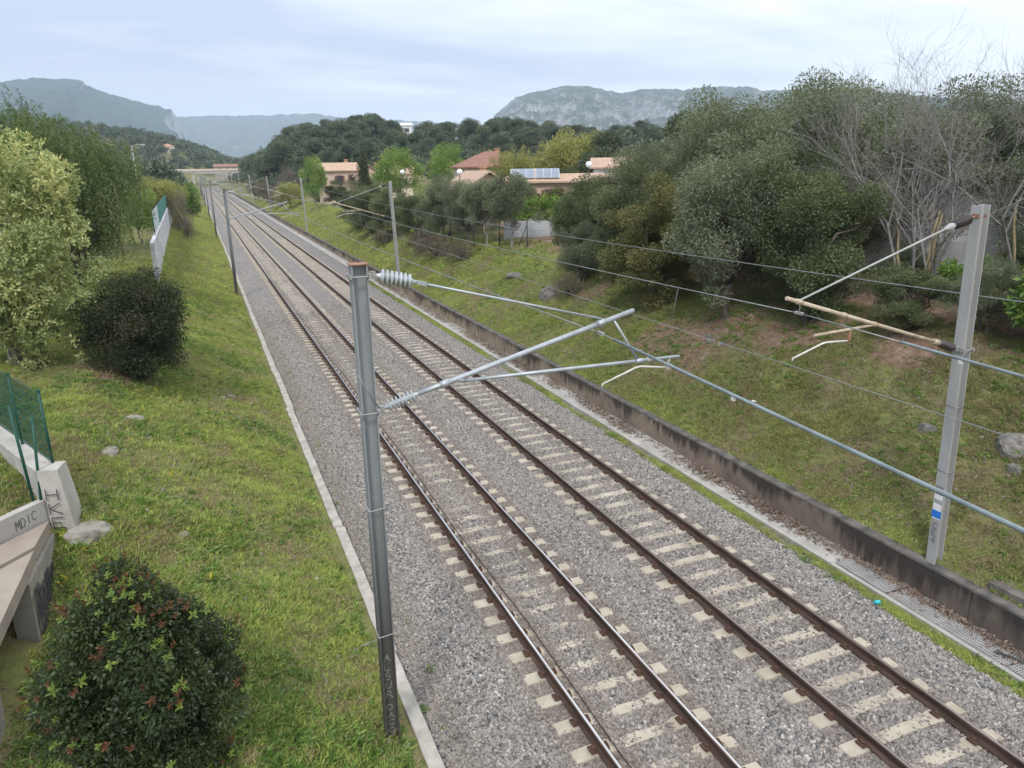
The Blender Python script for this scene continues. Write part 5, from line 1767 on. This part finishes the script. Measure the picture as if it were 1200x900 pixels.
for k_, (u, zc, h, wv) in enumerate(((.15, .05, .75, .04), (.45, .0, .85, .05), (.8, .1, .7, .04), (1.05, .0, .9, .045))):
    o = oo - e * u + Vector((0, 0, zc)) + nx * .004
    ribbon(mb, STROKE['~'][0], wv, o, -e * .34, Vector((0, 0, h)), nx)
    ribbon(mb, STROKE['S'][0], wv * .8, o - e * .05, -e * .3, Vector((0, 0, h)), nx)
mb.build('graffiti', M_black, slab)

bw = thing('parapet_wall', 'pale sloping concrete parapet under the green mesh fence', 'wall', (-8.3, 14.8, 0))
W = lambda X, Y, Z: (X + 8.3, Y - 14.8, Z)
mb = MB()
hexa(mb, [W(-8.42, 14.60, .8), W(-8.12, 14.93, .8), W(-11.2, 21.3, .8), W(-11.5, 21.1, .8)], [W(-8.42, 14.62, 2.84), W(-8.14, 14.93, 2.84), W(-11.2, 21.3, 2.90), W(-11.5, 21.1, 2.90)])
mb.build('wall_body', M_conc, bw)
fn = thing('mesh_fence', 'dark green wire mesh fence on the pale parapet at the left edge', 'fence', (-8.2, 14.75, 2.85))
A_ = Vector((0.02, .05, 0)); B_ = Vector((-3.0, 6.3, .04)); nF = 5
Hf = 1.42
for i in range(nF):
    p = A_.lerp(B_, i / (nF - 1))
    mb = MB(); mb.tube([tuple(p + Vector((0, 0, -.25))), tuple(p + Vector((0, 0, Hf)))], .026, 7); mb.box(tuple(p + Vector((0, 0, Hf + .01))), (.065, .065, .03)); mb.build('fence_post', M_fence, fn)
mb = MB(); mb.tube([(-.22, -.30, -.7), (-.12, -.10, 1.02)], .024, 7); mb.build('brace', M_fence, fn)
mb = MB(); mb.tube([(-.32, -.25, -.75), (-.40, -.22, 1.30)], .026, 7); mb.build('fence_post', M_fence, fn)
mb = MB()
for k_ in range(8):
    z_ = .10 + k_ * .185
    mb.tube([tuple(A_ + Vector((0, 0, z_))), tuple(B_ + Vector((0, 0, z_)))], .012, 4, cap=False)
Lf = (B_ - A_).length
for k_ in range(int(Lf / .075)):
    p = A_.lerp(B_, k_ * .075 / Lf)
    mb.tube([tuple(p + Vector((0, 0, .05))), tuple(p + Vector((0, 0, Hf - .05)))], .0058, 4, cap=False)
mb.build('wire_mesh', M_fence, fn)
stub = MB(); stub.tube([(-9.35, 14.3, 1.2), (-9.15, 14.15, 2.75)], .055, 8); stub.tube([(-9.3, 14.25, 1.9), (-10.4, 13.5, 1.3)], .02, 6)
tag(stub.build('steel_stub', M_fit), 'leaning grey steel tube between the low wall and the parapet', 'steel tube')
plant('hedgeb', -9.6, 14.3, 'green weedy shrub behind the low scrawled wall', 'shrub', h=.9, wide=.55, z=1.75)
plant('hedgeb', -10.6, 14.6, 'leafy weeds at the left edge under the parapet', 'shrub', h=1.0, wide=.7, z=1.7)

# ------------------------------------------------------------------ white graffiti wall with a green fence, further along the left bank
def graffiti_mat():
    b = NB('graffiti_whitewash')
    n = b.noise(1.2, 5, .6)
    c = b.ramp(n, [(.3, (.42, .42, .43)), (.65, (.62, .62, .63))])
    y = b.noise(.5, 4, .7, b.pos((1, .8, 1.6)), 2.2)
    g = b.ramp(y, [(.50, 0.), (.53, 1.), (.60, 1.), (.63, 0.)])
    c = b.mix(b.math('MULTIPLY', g, .45), c, (.20, .22, .30))
    return b.done(b.bsdf(c, .9, 0, None, .2))


M_graf = graffiti_mat()
gw = thing('boundary_wall', 'white painted wall covered in faded graffiti along the left bank', 'wall', (-8.1, 50, 0))
segs = 9
Y0, Y1 = 47.0, 110.0
for i in range(segs):
    ya = Y0 + (Y1 - Y0) * i / segs; yb = Y0 + (Y1 - Y0) * (i + 1) / segs
    xa, xb = [-7.72 - .012 * (q - 46) for q in (ya, yb)]
    za, zb = land1(xa, ya) - .5, land1(xb, yb) - .5
    mb = MB()
    tp = 4.15
    hexa(mb, [(xa + 8.1, ya - 50, za), (xa + 7.88, ya - 50, za), (xb + 7.88, yb - 50, zb), (xb + 8.1, yb - 50, zb)], [(xa + 8.1, ya - 50, tp), (xa + 7.88, ya - 50, tp), (xb + 7.88, yb - 50 - .02, tp), (xb + 8.1, yb - 50 - .02, tp)])
    mb.build('wall_panel', M_graf, gw)
M_sheet = simple('green_screen', (.04, .16, .14), (.08, .26, .23), 2.0, .7)
M_sheet2 = simple('pale_blue_sheet', (.40, .47, .52), (.58, .65, .70), 1.0, .6)
gf = thing('screen_fence', 'green and pale blue screen fence on top of the white graffiti wall', 'fence', (-8.1, 50, 4.16))
for i in range(16):
    ya = 53 + i * 3.2; xa = -7.83 - .012 * (ya - 46)
    mb = MB(); mb.box((xa + 8.1, ya - 50 + 1.55, .75), (.03, 3.0, 1.3), rz=.012); mb.build('screen_panel', M_sheet2 if i < 3 else M_sheet, gf)
    mb = MB(); mb.tube([(xa + 8.1, ya - 50, -.02), (xa + 8.1, ya - 50, 1.5)], .03, 6); mb.build('fence_post', M_fence, gf)
# ------------------------------------------------------------------ houses
def roofmat(name, c1, c2):
    b = NB(name)
    v = b.pos((1, 1, 1), obj=True)
    n = b.noise(3.5, 5, .6, v)
    c = b.ramp(n, [(.3, c1), (.7, c2)])
    return b.done(b.bsdf(c, .9, 0, b.bump(b.noise(9, 3, .5, v), .4, .03), .15))


M_rooftan = roofmat('tan_tiles', (.34, .235, .17), (.50, .37, .275))
M_roofred = roofmat('old_red_tiles', (.20, .105, .08), (.30, .165, .125))
M_roofora = roofmat('orange_tiles', (.32, .18, .125), (.46, .28, .19))
M_roofscar = roofmat('scarlet_sheet', (.34, .06, .05), (.46, .10, .085))
M_pink = simple('pink_render', (.46, .345, .27), (.56, .44, .355), .8, .92)
M_cream = simple('cream_render', (.55, .46, .35), (.68, .60, .48), .8, .92)
M_whiter = simple('white_render', (.62, .63, .64), (.76, .77, .78), .8, .9)
M_ochre = simple('ochre_render', (.38, .28, .19), (.52, .39, .275), .8, .92)
M_stoneb = simple('brown_grey_render', (.26, .235, .21), (.40, .37, .33), .8, .92)
M_pane = simple('dark_window', (.03, .035, .045), (.07, .08, .095), 2., .15, spec=.6)
M_frame = simple('brown_shutter', (.12, .06, .045), (.20, .10, .075), 5, .7)
M_panel = simple('blue_grey_solar', (.09, .12, .16), (.18, .22, .28), .6, .3, spec=.5)
M_alum = simple('aluminium_frame', (.5, .52, .55), (.62, .64, .67), 3, .4, .4)


def house(label, x, y, rz, w, d, zb, ze, zr, mw, mr, roof='gable', wins=(), chim=None, name='house', over=.35, cat='house', group=None):
    """w along the local x, front at local -y; zb, ze, zr are the levels of ground, eaves and ridge"""
    t = thing(name, label, cat, (x, y, 0), rz, group)
    mb = MB(); mb.box((0, 0, (zb + ze) / 2), (w, d, ze - zb))
    if roof == 'gable':
        mb.prism([(-w / 2, ze), (w / 2, ze), (0, zr - .12)], 'y', -d / 2, d / 2)
    if roof == 'gablex':
        mb.prism([(-d / 2, ze), (d / 2, ze), (0, zr - .12)], 'x', -w / 2, w / 2)
    mb.build('wall', mw, t)
    mb = MB(); a, b_ = w / 2 + over, d / 2 + over
    th = .14
    if roof == 'hip':
        k = max(w / 2 - d / 2, .3)
        vs = [(-a, -b_, ze), (a, -b_, ze), (a, b_, ze), (-a, b_, ze), (-k, 0, zr), (k, 0, zr)]
        fs = [(0, 1, 5, 4), (1, 2, 5), (2, 3, 4, 5), (3, 0, 4), (3, 2, 1, 0)]
        mb.add([(p[0], p[1], p[2] + .01) for p in vs], fs); mb.box((0, 0, ze - .06), (2 * a, 2 * b_, .13))
    elif roof == 'gable':
        sl = (zr - ze) / (w / 2)
        for s in (-1, 1):
            mb.prism([(0, zr), (s * a, ze - sl * over), (s * a, ze - sl * over + th), (0, zr + th)], 'y', -b_, b_)
    elif roof == 'gablex':
        sl = (zr - ze) / (d / 2)
        for s in (-1, 1):
            mb.prism([(0, zr), (s * b_, ze - sl * over), (s * b_, ze - sl * over + th), (0, zr + th)], 'x', -a, a)
    else:
        mb.box((0, 0, ze + .1), (2 * a, 2 * b_, .2))
    rf = mb.build('roof', mr, t)
    if chim:
        mb = MB()
        for cx_, cy_, h_ in chim:
            mb.box((cx_, cy_, zr + h_ / 2 - .5), (.5, .5, h_ + 1)); mb.box((cx_, cy_, zr + h_ + .03), (.62, .62, .1))
        mb.build('chimney', M_roofora, rf)
    for side, u, z, ww, hh in wins:
        mb = MB(); pb = MB()
        if side == 'f':
            mb.box((u, -d / 2 - .015, z), (ww + .16, .06, hh + .16)); pb.box((u, -d / 2 - .05, z), (ww, .02, hh))
            mb.box((u - ww / 2 - .2, -d / 2 - .03, z), (.3, .05, hh)); mb.box((u + ww / 2 + .2, -d / 2 - .03, z), (.3, .05, hh))
        else:
            sx = -1 if side == 'l' else 1
            mb.box((sx * (w / 2 + .015), u, z), (.06, ww + .16, hh + .16)); pb.box((sx * (w / 2 + .05), u, z), (.02, ww, hh))
        wd = mb.build('window', M_frame, t); pb.build('pane', M_pane, wd)
    return t


def face(x, y):
    return -math.atan2(x - CAM.x, y)


house('pale pink house with a brown window beyond the bright green tree', 16.9, 128.4, face(17, 128) + .25, 5.6, 5.5, 2.2, 7.8, 8.9, M_pink, M_rooftan, 'gablex', (('f', -.6, 6.3, .9, 1.3), ('f', 1.4, 6.6, .5, .9), ('l', .5, 6.4, .9, 1.2), ('f', -.6, 3.6, .9, 1.2)), ((1.5, .6, .6),))
house('small pink gabled house right of the pale pink house', 21.4, 127.2, face(21, 127) + .1, 4.6, 5.0, 2.2, 6.9, 8.5, M_pink, M_rooftan, 'gable', (('f', .2, 5.4, 1.0, .8),), ((1.6, .8, .3),))
house('cream house half hidden behind the slim cypress', 25.5, 124.0, face(25, 124), 5.0, 4.0, 2.5, 7.2, 8.2, M_cream, M_rooftan, 'gablex', (('f', .5, 6.0, .6, .8),))
house('low tan roofed house with solar panels above the hedge', 20.7, 57.4, face(20.7, 57.4), 6.6, 5.5, 3.3, 6.80, 7.75, M_pink, M_rooftan, 'hip', (('f', -1.5, 5.6, 1.0, 1.1), ('f', 1.2, 5.6, 1.0, 1.1)))
house('tan gabled wing left of the solar panels', 15.6, 57.6, face(15.6, 57.6) + .35, 3.9, 5.0, 3.3, 6.35, 7.55, M_ochre, M_rooftan, 'gable', (('f', 0, 5.2, .9, 1.1),), ((.9, 1.2, .35),))
house('old dark red hipped roof with a chimney behind the yellow shrub', 23.8, 76.5, face(23.8, 76.5) + .15, 7.0, 6.0, 4.0, 8.0, 9.5, M_cream, M_roofred, 'hip', (('f', -1.6, 6.6, 1.0, 1.2), ('f', 1.2, 6.6, 1.0, 1.2)), ((.9, .3, .25),))
house('pale house with a tan roof below the large willow', 32.6, 65.0, face(32.6, 65), 4.4, 4.5, 4.2, 7.75, 8.5, M_whiter, M_rooftan, 'gablex', (('f', .8, 6.9, .8, .9),), ((1.6, .2, .4),))
house('long tan roof wall to the left of the pale house', 26.6, 61.0, face(26.6, 61), 6.5, 3.0, 4.0, 6.6, 7.15, M_ochre, M_rooftan, 'gablex', ())
house('white flat roofed villa among the pines on the hill', 77.0, 318.0, face(77, 318), 8.0, 7.0, 14.0, 24.9, 25.9, M_whiter, M_whiter, 'gablex', (('f', -1.8, 23.0, 1.4, 1.4), ('f', 1.8, 23.0, 1.4, 1.4)))
house('long cream house with orange roof on the left hill', -41.0, 638.0, face(-41, 638), 21.0, 10.0, 22.0, 31.4, 34.2, M_cream, M_roofora, 'gablex', (('f', -6, 29.8, 1.5, 1.6), ('f', 0, 29.8, 1.5, 1.6), ('f', 6, 29.8, 1.5, 1.6)))
house('house with an orange roof lower on the left hill', -20.0, 600.0, face(-20, 600), 9.0, 8.0, 18.0, 25.2, 27.4, M_cream, M_roofora, 'hip', (('f', 0, 23.6, 1.4, 1.5),))
house('ochre house with a scarlet roof behind the bare trees', 29.5, 31.0, face(29.5, 31), 7.5, 6.0, 3.6, 6.9, 7.6, M_ochre, M_roofscar, 'gablex', (('f', -1.5, 5.8, 1.0, 1.1), ('f', 1.4, 5.8, 1.0, 1.1)))
house('small ochre shed with a scarlet roof left of the bare trunks', 23.5, 31.5, face(23.5, 31.5), 2.8, 3.0, 3.6, 6.3, 6.9, M_ochre, M_roofscar, 'gablex', ())
house('brown two storey building behind the far bridge', 14.0, 497.0, face(14, 497), 15.0, 10.0, 0.0, 10.6, 12.2, M_stoneb, M_roofred, 'gablex', (('f', -4, 9.0, 1.8, 1.8), ('f', 0, 9.0, 1.8, 1.8), ('f', 4, 9.0, 1.8, 1.8)))

# solar panels lying on the slope of the low roof
for i in range(2):
    sp = thing('solar_panel', ('left one of the two blue grey solar panels on the low tan roof', 'right one of the two blue grey solar panels on the low tan roof')[i], 'solar panel', (20.7, 57.4, 0), face(20.7, 57.4), 'solar panels on the low roof')
    pitch = math.atan2(.95, 3.1)
    x0 = -1.15 + 2.0 * i
    mb = MB(); rot = Matrix.Rotation(pitch, 3, 'X')
    zc = 6.81 + (3.1 - 1.55) * math.tan(pitch) + .12
    mb.box((x0, -1.55, zc), (1.9, 2.3, .05), rot=rot); mb.build('frame', M_alum, sp)
    for k in range(3):
        mb = MB(); mb.box(Vector((x0, -1.55, zc)) + rot @ Vector((-.62 + .62 * k, 0, .03)), (.58, 2.2, .02), rot=rot); mb.build('cell_panel', M_panel, sp)

# terrace below the houses: court, low wall, hedge, mesh fence, globe lamps
M_court = simple('court_paving', (.42, .38, .33), (.54, .50, .44), .8, .92)
M_lowwall = simple('grey_blue_wall', (.34, .36, .38), (.46, .48, .50), .8, .9)
ct = thing('paved_court', 'pale paved court behind the mesh fence at the top of the right bank', 'courtyard', (16.2, 48.4, 0), face(16.2, 48.4))
mb = MB(); mb.box((2.6, 2.4, 3.15), (8.6, 9.0, 1.9)); mb.build('paving', M_court, ct)
mb = MB(); mb.box((2.6, -2.0, 3.3), (8.9, .24, 2.2)); mb.build('low_wall', M_lowwall, ct)


def hedge(label, x, y, rz, w, d, h, z, seed, mat):
    r = np.random.default_rng(seed)
    n = int(w * d * h * 6) + 20
    C = np.stack([r.uniform(-w / 2, w / 2, n), r.uniform(-d / 2, d / 2, n), r.uniform(.15, h, n)], 1)
    me = foliage('leaves', seed, C, r.uniform(.28, .42, n), int(n * 75), .17, mat, 0, .8, aspect=.5, zmin=.02)
    t = thing('hedge', label, 'hedge', (x, y, z), rz)
    inst('leaves', me, t)
    mb = MB()
    for k in range(int(w)): limb(mb, r, (-w / 2 + k + .5, 0, -.2), (-w / 2 + k + .5, 0, h * .7), .04, .02, 2, 5)
    mb.build('stems', M_bark, t)


hedge('bright green clipped hedge behind the paved court', 17.6, 51.0, face(17.6, 51), 5.2, 1.4, 1.75, 4.0, 301, M_hedge)
hedge('dull brownish hedge under the low tan roof', 19.6, 54.0, face(19.6, 54), 6.5, 1.2, 1.6, 4.55, 302, M_holmb)
hedge('grey green hedge left of the bright hedge', 13.2, 53.6, face(13.2, 53.6), 4.6, 1.6, 2.3, 3.8, 303, M_olive)
M_post = simple('dark_fence_post', (.05, .055, .05), (.11, .115, .105), 4, .8)
tf = thing('chain_link_fence', 'chain link fence with dark posts along the top of the right bank before the court', 'fence', (13.0, 42.5, 3.3))
pts_f = [Vector((2.6, -5.6, .3)), Vector((1.4, -2.8, .25)), Vector((.3, 0, .2)), Vector((-.5, 2.6, .1)), Vector((-1.2, 5.6, 0)), Vector((-1.7, 9.0, -.05))]
for i, p in enumerate(pts_f):
    mb = MB(); mb.tube([tuple(p - Vector((0, 0, .5))), tuple(p + Vector((0, 0, 1.35)))], .045, 6); mb.build('fence_post', M_post, tf)
    if i in (1, 2):
        q = p + (pts_f[i + 1] - p) * .3
        mb = MB(); mb.tube([(q.x, q.y, q.z - .3), (p.x, p.y, p.z + 1.0)], .03, 5); mb.build('brace', M_post, tf)
mb = MB()
for a, b in zip(pts_f[:-1], pts_f[1:]):
    for z in (.12, .7, 1.28):
        mb.tube([tuple(a + Vector((0, 0, z))), tuple(b + Vector((0, 0, z)))], .008, 4, cap=False)
    L_ = (b - a).length
    for k in range(int(L_ / .25)):
        t0 = k * .25 / L_
        p = a.lerp(b, t0); q = a.lerp(b, min(1, t0 + 1.16 / L_)); q2 = a.lerp(b, max(0, t0 - 1.16 / L_))
        mb.tube([(p.x, p.y, p.z + .12), (q.x, q.y, q.z + 1.28)], .0035, 3, cap=False)
        mb.tube([(p.x, p.y, p.z + .12), (q2.x, q2.y, q2.z + 1.28)], .0035, 3, cap=False)
mb.build('wire_mesh', M_wire, tf)
M_globe = simple('opal_globe', (.72, .74, .74), (.80, .82, .82), 2, .25, spec=.5)
for x, y, z, lb in ((13.4, 72.7, 7.6, 'white globe lamp near the second right mast top'), (13.9, 56.9, 7.6, 'white globe lamp left of the tan gabled wing'), (21.2, 49.4, 8.0, 'large white globe lamp below the willow')):
    t = thing('garden_lamp', lb, 'lamp', (x, y, land1(x, y)), 0, 'globe lamps of the gardens')
    zz_ = z - land1(x, y)
    mb = MB(); mb.tube([(0, 0, -.2), (0, 0, zz_ - .2)], .04, 7); mb.build('lamp_post', M_post, t)
    prof = [((1 - math.cos(PI * k / 10)) / 2, max(.23 * math.sin(PI * k / 10), .01)) for k in range(11)]
    mb = MB(); mb.lathe((0, 0, zz_ - .23), (0, 0, zz_ + .23), prof, 14); mb.build('globe', M_globe, t)

# white plastic tunnels seen through the bare trees
M_film = simple('white_plastic_film', (.60, .62, .64), (.76, .78, .79), 1.2, .5)
for x, y, w, L_, h, rz, lb in ((22.4, 23.1, 3.6, 5.0, 2.3, face(21.6, 23.6) + 1.35, 'white plastic covered tunnel left of the pale mast top'), (24.6, 19.8, 4.2, 6.0, 2.9, face(24.6, 19.8) + 1.75, 'larger white plastic covered tunnel right of the pale mast top')):
    t = thing('garden_tunnel', lb, 'greenhouse', (x, y, land1(x, y)), rz)
    mb = MB()
    poly = [(w / 2, -1.2)] + [(w / 2 * math.cos(PI * k / 14), .1 + h * math.sin(PI * k / 14) ** .8) for k in range(15)] + [(-w / 2, -1.2)]
    mb.prism(poly, 'y', -L_ / 2, L_ / 2); mb.build('film_cover', M_film, t)
    mb = MB()
    for k in range(5):
        yy = -L_ / 2 + L_ * k / 4
        mb.tube([(px * 1.015, yy, pz * 1.015) for px, pz in poly], .025, 5)
    mb.build('hoop', M_alum, t)

# the bridge and gantry at the far end of the line
br = thing('road_bridge', 'pale road bridge crossing over the tracks at the far end', 'bridge', (4, 470, 0))
mb = MB(); mb.box((2, 0, 8.0), (52, 7, 1.1)); mb.build('deck', M_conc, br)
mb = MB(); mb.box((2, -3.6, 9.0), (52, .2, 1.0)); mb.build('parapet', M_cream, br)
for x in (-9.5, 10.5):
    mb = MB(); mb.box((x, 0, 3.4), (1.6, 6.6, 8.1)); mb.build('pier', M_conc, br)
for x in (-20, 22):
    mb = MB(); mb.box((x, 0, 3.0), (8, 6.8, 8.9)); mb.build('abutment', M_conc, br)
gt = thing('signal_gantry', 'thin pale metal gantry over both tracks in front of the far bridge', 'gantry', (1.8, 352, 0))
mb = MB(); mb.box((0, 0, 7.3), (12.4, .5, .5)); mb.build('beam', M_galv2, gt)
for x in (-5.3, 6.1):
    mb = MB(); mb.tube([(x, 0, -.5), (x, 0, 7.3)], .16, 8); mb.build('leg', M_galv2, gt)
# a distant street lamp on the left hill
t = thing('street_lamp', 'tall thin street lamp over the yellow green tree on the left', 'street lamp', (-10.9, 92, 2.5))
mb = MB(); mb.tube([(0, 0, -.4), (0, 0, 8.2)], [.09, .05], 7); mb.tube([(0, 0, 8.15), (.5, .1, 8.35), (.9, .15, 8.35)], .035, 6); mb.build('lamp_post', M_galv2, t)
mb = MB(); mb.box((1.05, .17, 8.33), (.45, .16, .1), rz=.15); mb.build('lamp_head', M_alum, t)

# ------------------------------------------------------------------ small things lying about
M_turq = simple('turquoise_plastic', (.03, .38, .42), (.05, .48, .52), 9, .4)
mb = MB(); mb.lathe((6.13, 9.05, -.36), (6.15, 9.1, -.31), [(0, .06), (.3, .075), (.8, .07), (1, .05)], 10)
tag(mb.build('bottle_cap', M_turq), 'turquoise plastic lid in the grass strip beside the drain', 'lid')
mb = MB(); mb.lathe((-7.42, 12.9, 1.15), (-7.22, 12.75, 1.24), [(0, .05), (.1, .055), (.75, .055), (.85, .03), (1, .025)], 10)
tag(mb.build('can', M_fit), 'pale crumpled can in the weeds below the concrete block', 'can')
rag = rock_mesh('rag', random.Random(12), M_white, 1., 2, (1, .7, .35), .5)
o = inst('rag', rag, None, (-3.30, 9.02, -.26), (0, .2, .4)); o.scale = (.075, .075, .06)
tag(o, 'white scrap of cloth at the foot of the nearest left mast', 'rag')
for i, (x, y, s, lb) in enumerate(((9.1, 16.4, .09, 'small white scrap on the right bank above the low wall'), (-3.9, 13.7, .07, 'white scrap in the grass beside the kerb'))):
    o = inst('paper_scrap', rag, None, (x, y, land1(x, y) + .04), (.2, .1, i)); o.scale = (s, s, s * .5)
    tag(o, lb, 'litter')
for i, (pts, lb) in enumerate((([(-3.6, 11.4, -.12), (-3.2, 11.55, -.14), (-2.9, 11.75, -.255), (-2.75, 12.1, -.20)], 'dry bramble stem lying across the kerb behind the nearest left mast'),
                               ([(-2.62, 9.35, -.30), (-2.45, 9.05, -.24), (-2.38, 8.2, -.26), (-2.5, 7.6, -.27)], 'bent dry stick lying on the ballast near the kerb'),
                               ([(-4.35, 9.9, .12), (-4.2, 10.3, .22), (-4.3, 10.8, .10), (-4.15, 11.3, .10)], 'bleached dry twig in the grass left of the nearest mast'))):
    mb = MB(); mb.tube(pts, [.014, .012, .01, .006], 5)
    tag(mb.build('stick', M_twig), lb, 'stick')
mb = MB(); mb.tube([(6.72, 7.1, -.30), (6.85, 6.75, -.27), (6.95, 6.4, -.31), (7.02, 5.9, -.30)], [.02, .02, .016, .012], 6)
tag(mb.build('bent_rod', M_post), 'bent dark rod lying on the grating beside the low wall', 'rod')


# ------------------------------------------------------------------ mountains
LM = [(-22, .09), (-16, .088), (-12.75, 0.0926), (-11.91, 0.0941), (-10.2, 0.0962), (-9.29, 0.0994), (-8.37, 0.1027), (-7.48, 0.1016), (-6.56, 0.1014), (-5.77, 0.1001), (-5.66, 0.0967), (-4.99, 0.0908), (-3.83, 0.0842), (-2.62, 0.0792), (-1.39, 0.074), (-0.84, 0.0705), (-0.76, 0.0611), (-0.70, 0.0498), (-0.4, 0.0307), (.3, .005)]
RM = [(18.6, .005), (20.0, .03), (20.6, 0.0478), (21.44, 0.066), (22.19, 0.0759), (22.94, 0.0858), (23.74, 0.0906), (24.97, 0.0932), (26.2, 0.0967), (26.93, 0.0984), (28.03, 0.097), (28.94, 0.0936), (29.85, 0.0892), (30.46, 0.0869), (31.36, 0.0904), (32.55, 0.0907), (34.03, 0.0898), (34.62, 0.0885), (35.78, 0.0907), (36.94, 0.0918), (38.09, 0.0891), (39.22, 0.0892), (40.08, 0.0838), (40.63, 0.0843), (41.45, 0.0846), (43.08, 0.0842), (44.68, 0.0819), (48.3, 0.074), (53.12, 0.0631), (57.5, 0.0545), (64, .04), (72, .02)]
RI = [(-9, .055), (-3.55, 0.0588), (-1.48, 0.0619), (-0.16, 0.0631), (2.26, 0.0644), (4.49, 0.0655), (6.19, 0.0666), (8.22, 0.0677), (9.38, 0.0657), (12.03, 0.0595), (14.45, 0.0592), (16.29, 0.0569), (21.23, 0.0476), (23.71, 0.0314), (27, .01)]


def mountain_mat(name, g1, g2, rock, lo, hi, sc):
    b = NB(name)
    n = b.noise(sc, 8, .68, b.pos((1, 1, 1.7)), .5)
    n2 = b.noise(sc * 6, 6, .65)
    g = b.ramp(n2, [(.35, g1), (.65, g2)])
    f = b.math('ADD', b.math('MULTIPLY', n, .7), b.math('MULTIPLY', n2, .3))
    nz = b.n('ShaderNodeSeparateXYZ'); b.t.links.new(b.geo.outputs['Normal'], nz.inputs[0])
    f = b.math('ADD', f, b.math('MULTIPLY', b.math('SUBTRACT', .82, nz.outputs[2]), .35))
    c = b.mix(b.ramp(f, [(lo, 0.), (hi, 1.)]), g, rock)
    return b.done(b.bsdf(c, .95, 0, None, .05))


def mountain(name, SK, D, depth, mat, seed, nb=520, nr=90, rough=.2, cliff=None):
    bs = np.linspace(SK[0][0], SK[-1][0], nb)
    fine = np.array([s[0] for s in SK]); bs = np.unique(np.concatenate([bs, fine]))
    s = np.linspace(0, 1.6, nr)
    B, S_ = np.meshgrid(bs, s)
    Rr = D - depth + depth * S_
    X = CAM.x + Rr * np.sin(np.radians(B)); Y = Rr * np.cos(np.radians(B))
    # spurs and gullies wander down from the crest instead of running straight at the viewer
    Bw = B + (1 - S_) * ((fbm(X / (D * .16) + seed, Y / (D * .16), 4, seed + 2) - .5) * 9.0 + 1.5)
    E_ = np.interp(Bw, fine, [q[1] for q in SK])
    H = E_ * D + 7.94
    p = np.where(S_ <= 1, S_ ** 1.15, np.clip(1 - (S_ - 1) * 1.1, 0, 1))
    ridg = 1 - np.abs(2 * fbm(X / (D * .07) + seed, Y / (D * .12), 7, seed) - 1)
    env = np.clip(S_ * (1 - S_) * 4, 0, 1) * (S_ < 1)
    Z = H * (p + env * rough * (ridg - .72) * 2.0) + np.where((S_ > .9) & (S_ < 1.1), (fbm(X / (D * .006), Y / (D * .006), 4, 4.) - .5) * D * .0042, 0)
    Z = np.where(S_ <= 0, -20, Z - 4)
    nx, ny = len(bs), nr
    V = np.stack([X.ravel(), Y.ravel(), Z.ravel()], 1)
    i = np.arange(nx - 1)[None, :] + nx * np.arange(ny - 1)[:, None]
    q = np.stack([i, i + 1, i + 1 + nx, i + nx], -1).reshape(-1, 4)
    tag(inst(name, mesh_np(name, V, quads=q, mats=[mat], smooth=True)), kind='structure')


M_mtL = mountain_mat('wooded_mountain', (.022, .036, .022), (.05, .068, .034), (.30, .285, .26), .60, .72, .006)
M_mtR = mountain_mat('scrub_and_limestone', (.035, .048, .028), (.075, .085, .045), (.31, .30, .285), .47, .66, .03)
mountain('mountain', LM, 3600, 1500, M_mtL, 3.0)
mountain('mountain', RM, 3000, 1300, M_mtR, 7.0, nb=700, rough=.3)
mountain('mountain', RI, 5200, 1500, M_mtR, 11.0, rough=.12)

# ------------------------------------------------------------------ air
hz = MB(); hz.box((600, 2900, 195), (10600, 7300, 440))
M_haze = bpy.data.materials.new('air_haze'); t_ = nt(M_haze)
o_ = t_.nodes.new('ShaderNodeOutputMaterial'); v_ = t_.nodes.new('ShaderNodeVolumePrincipled')
v_.inputs['Color'].default_value = (.64, .78, 1.0, 1); v_.inputs['Density'].default_value = .000165; v_.inputs['Anisotropy'].default_value = 0.0
t_.links.new(v_.outputs[0], o_.inputs['Volume'])
tag(hz.build('haze', M_haze), kind='stuff')
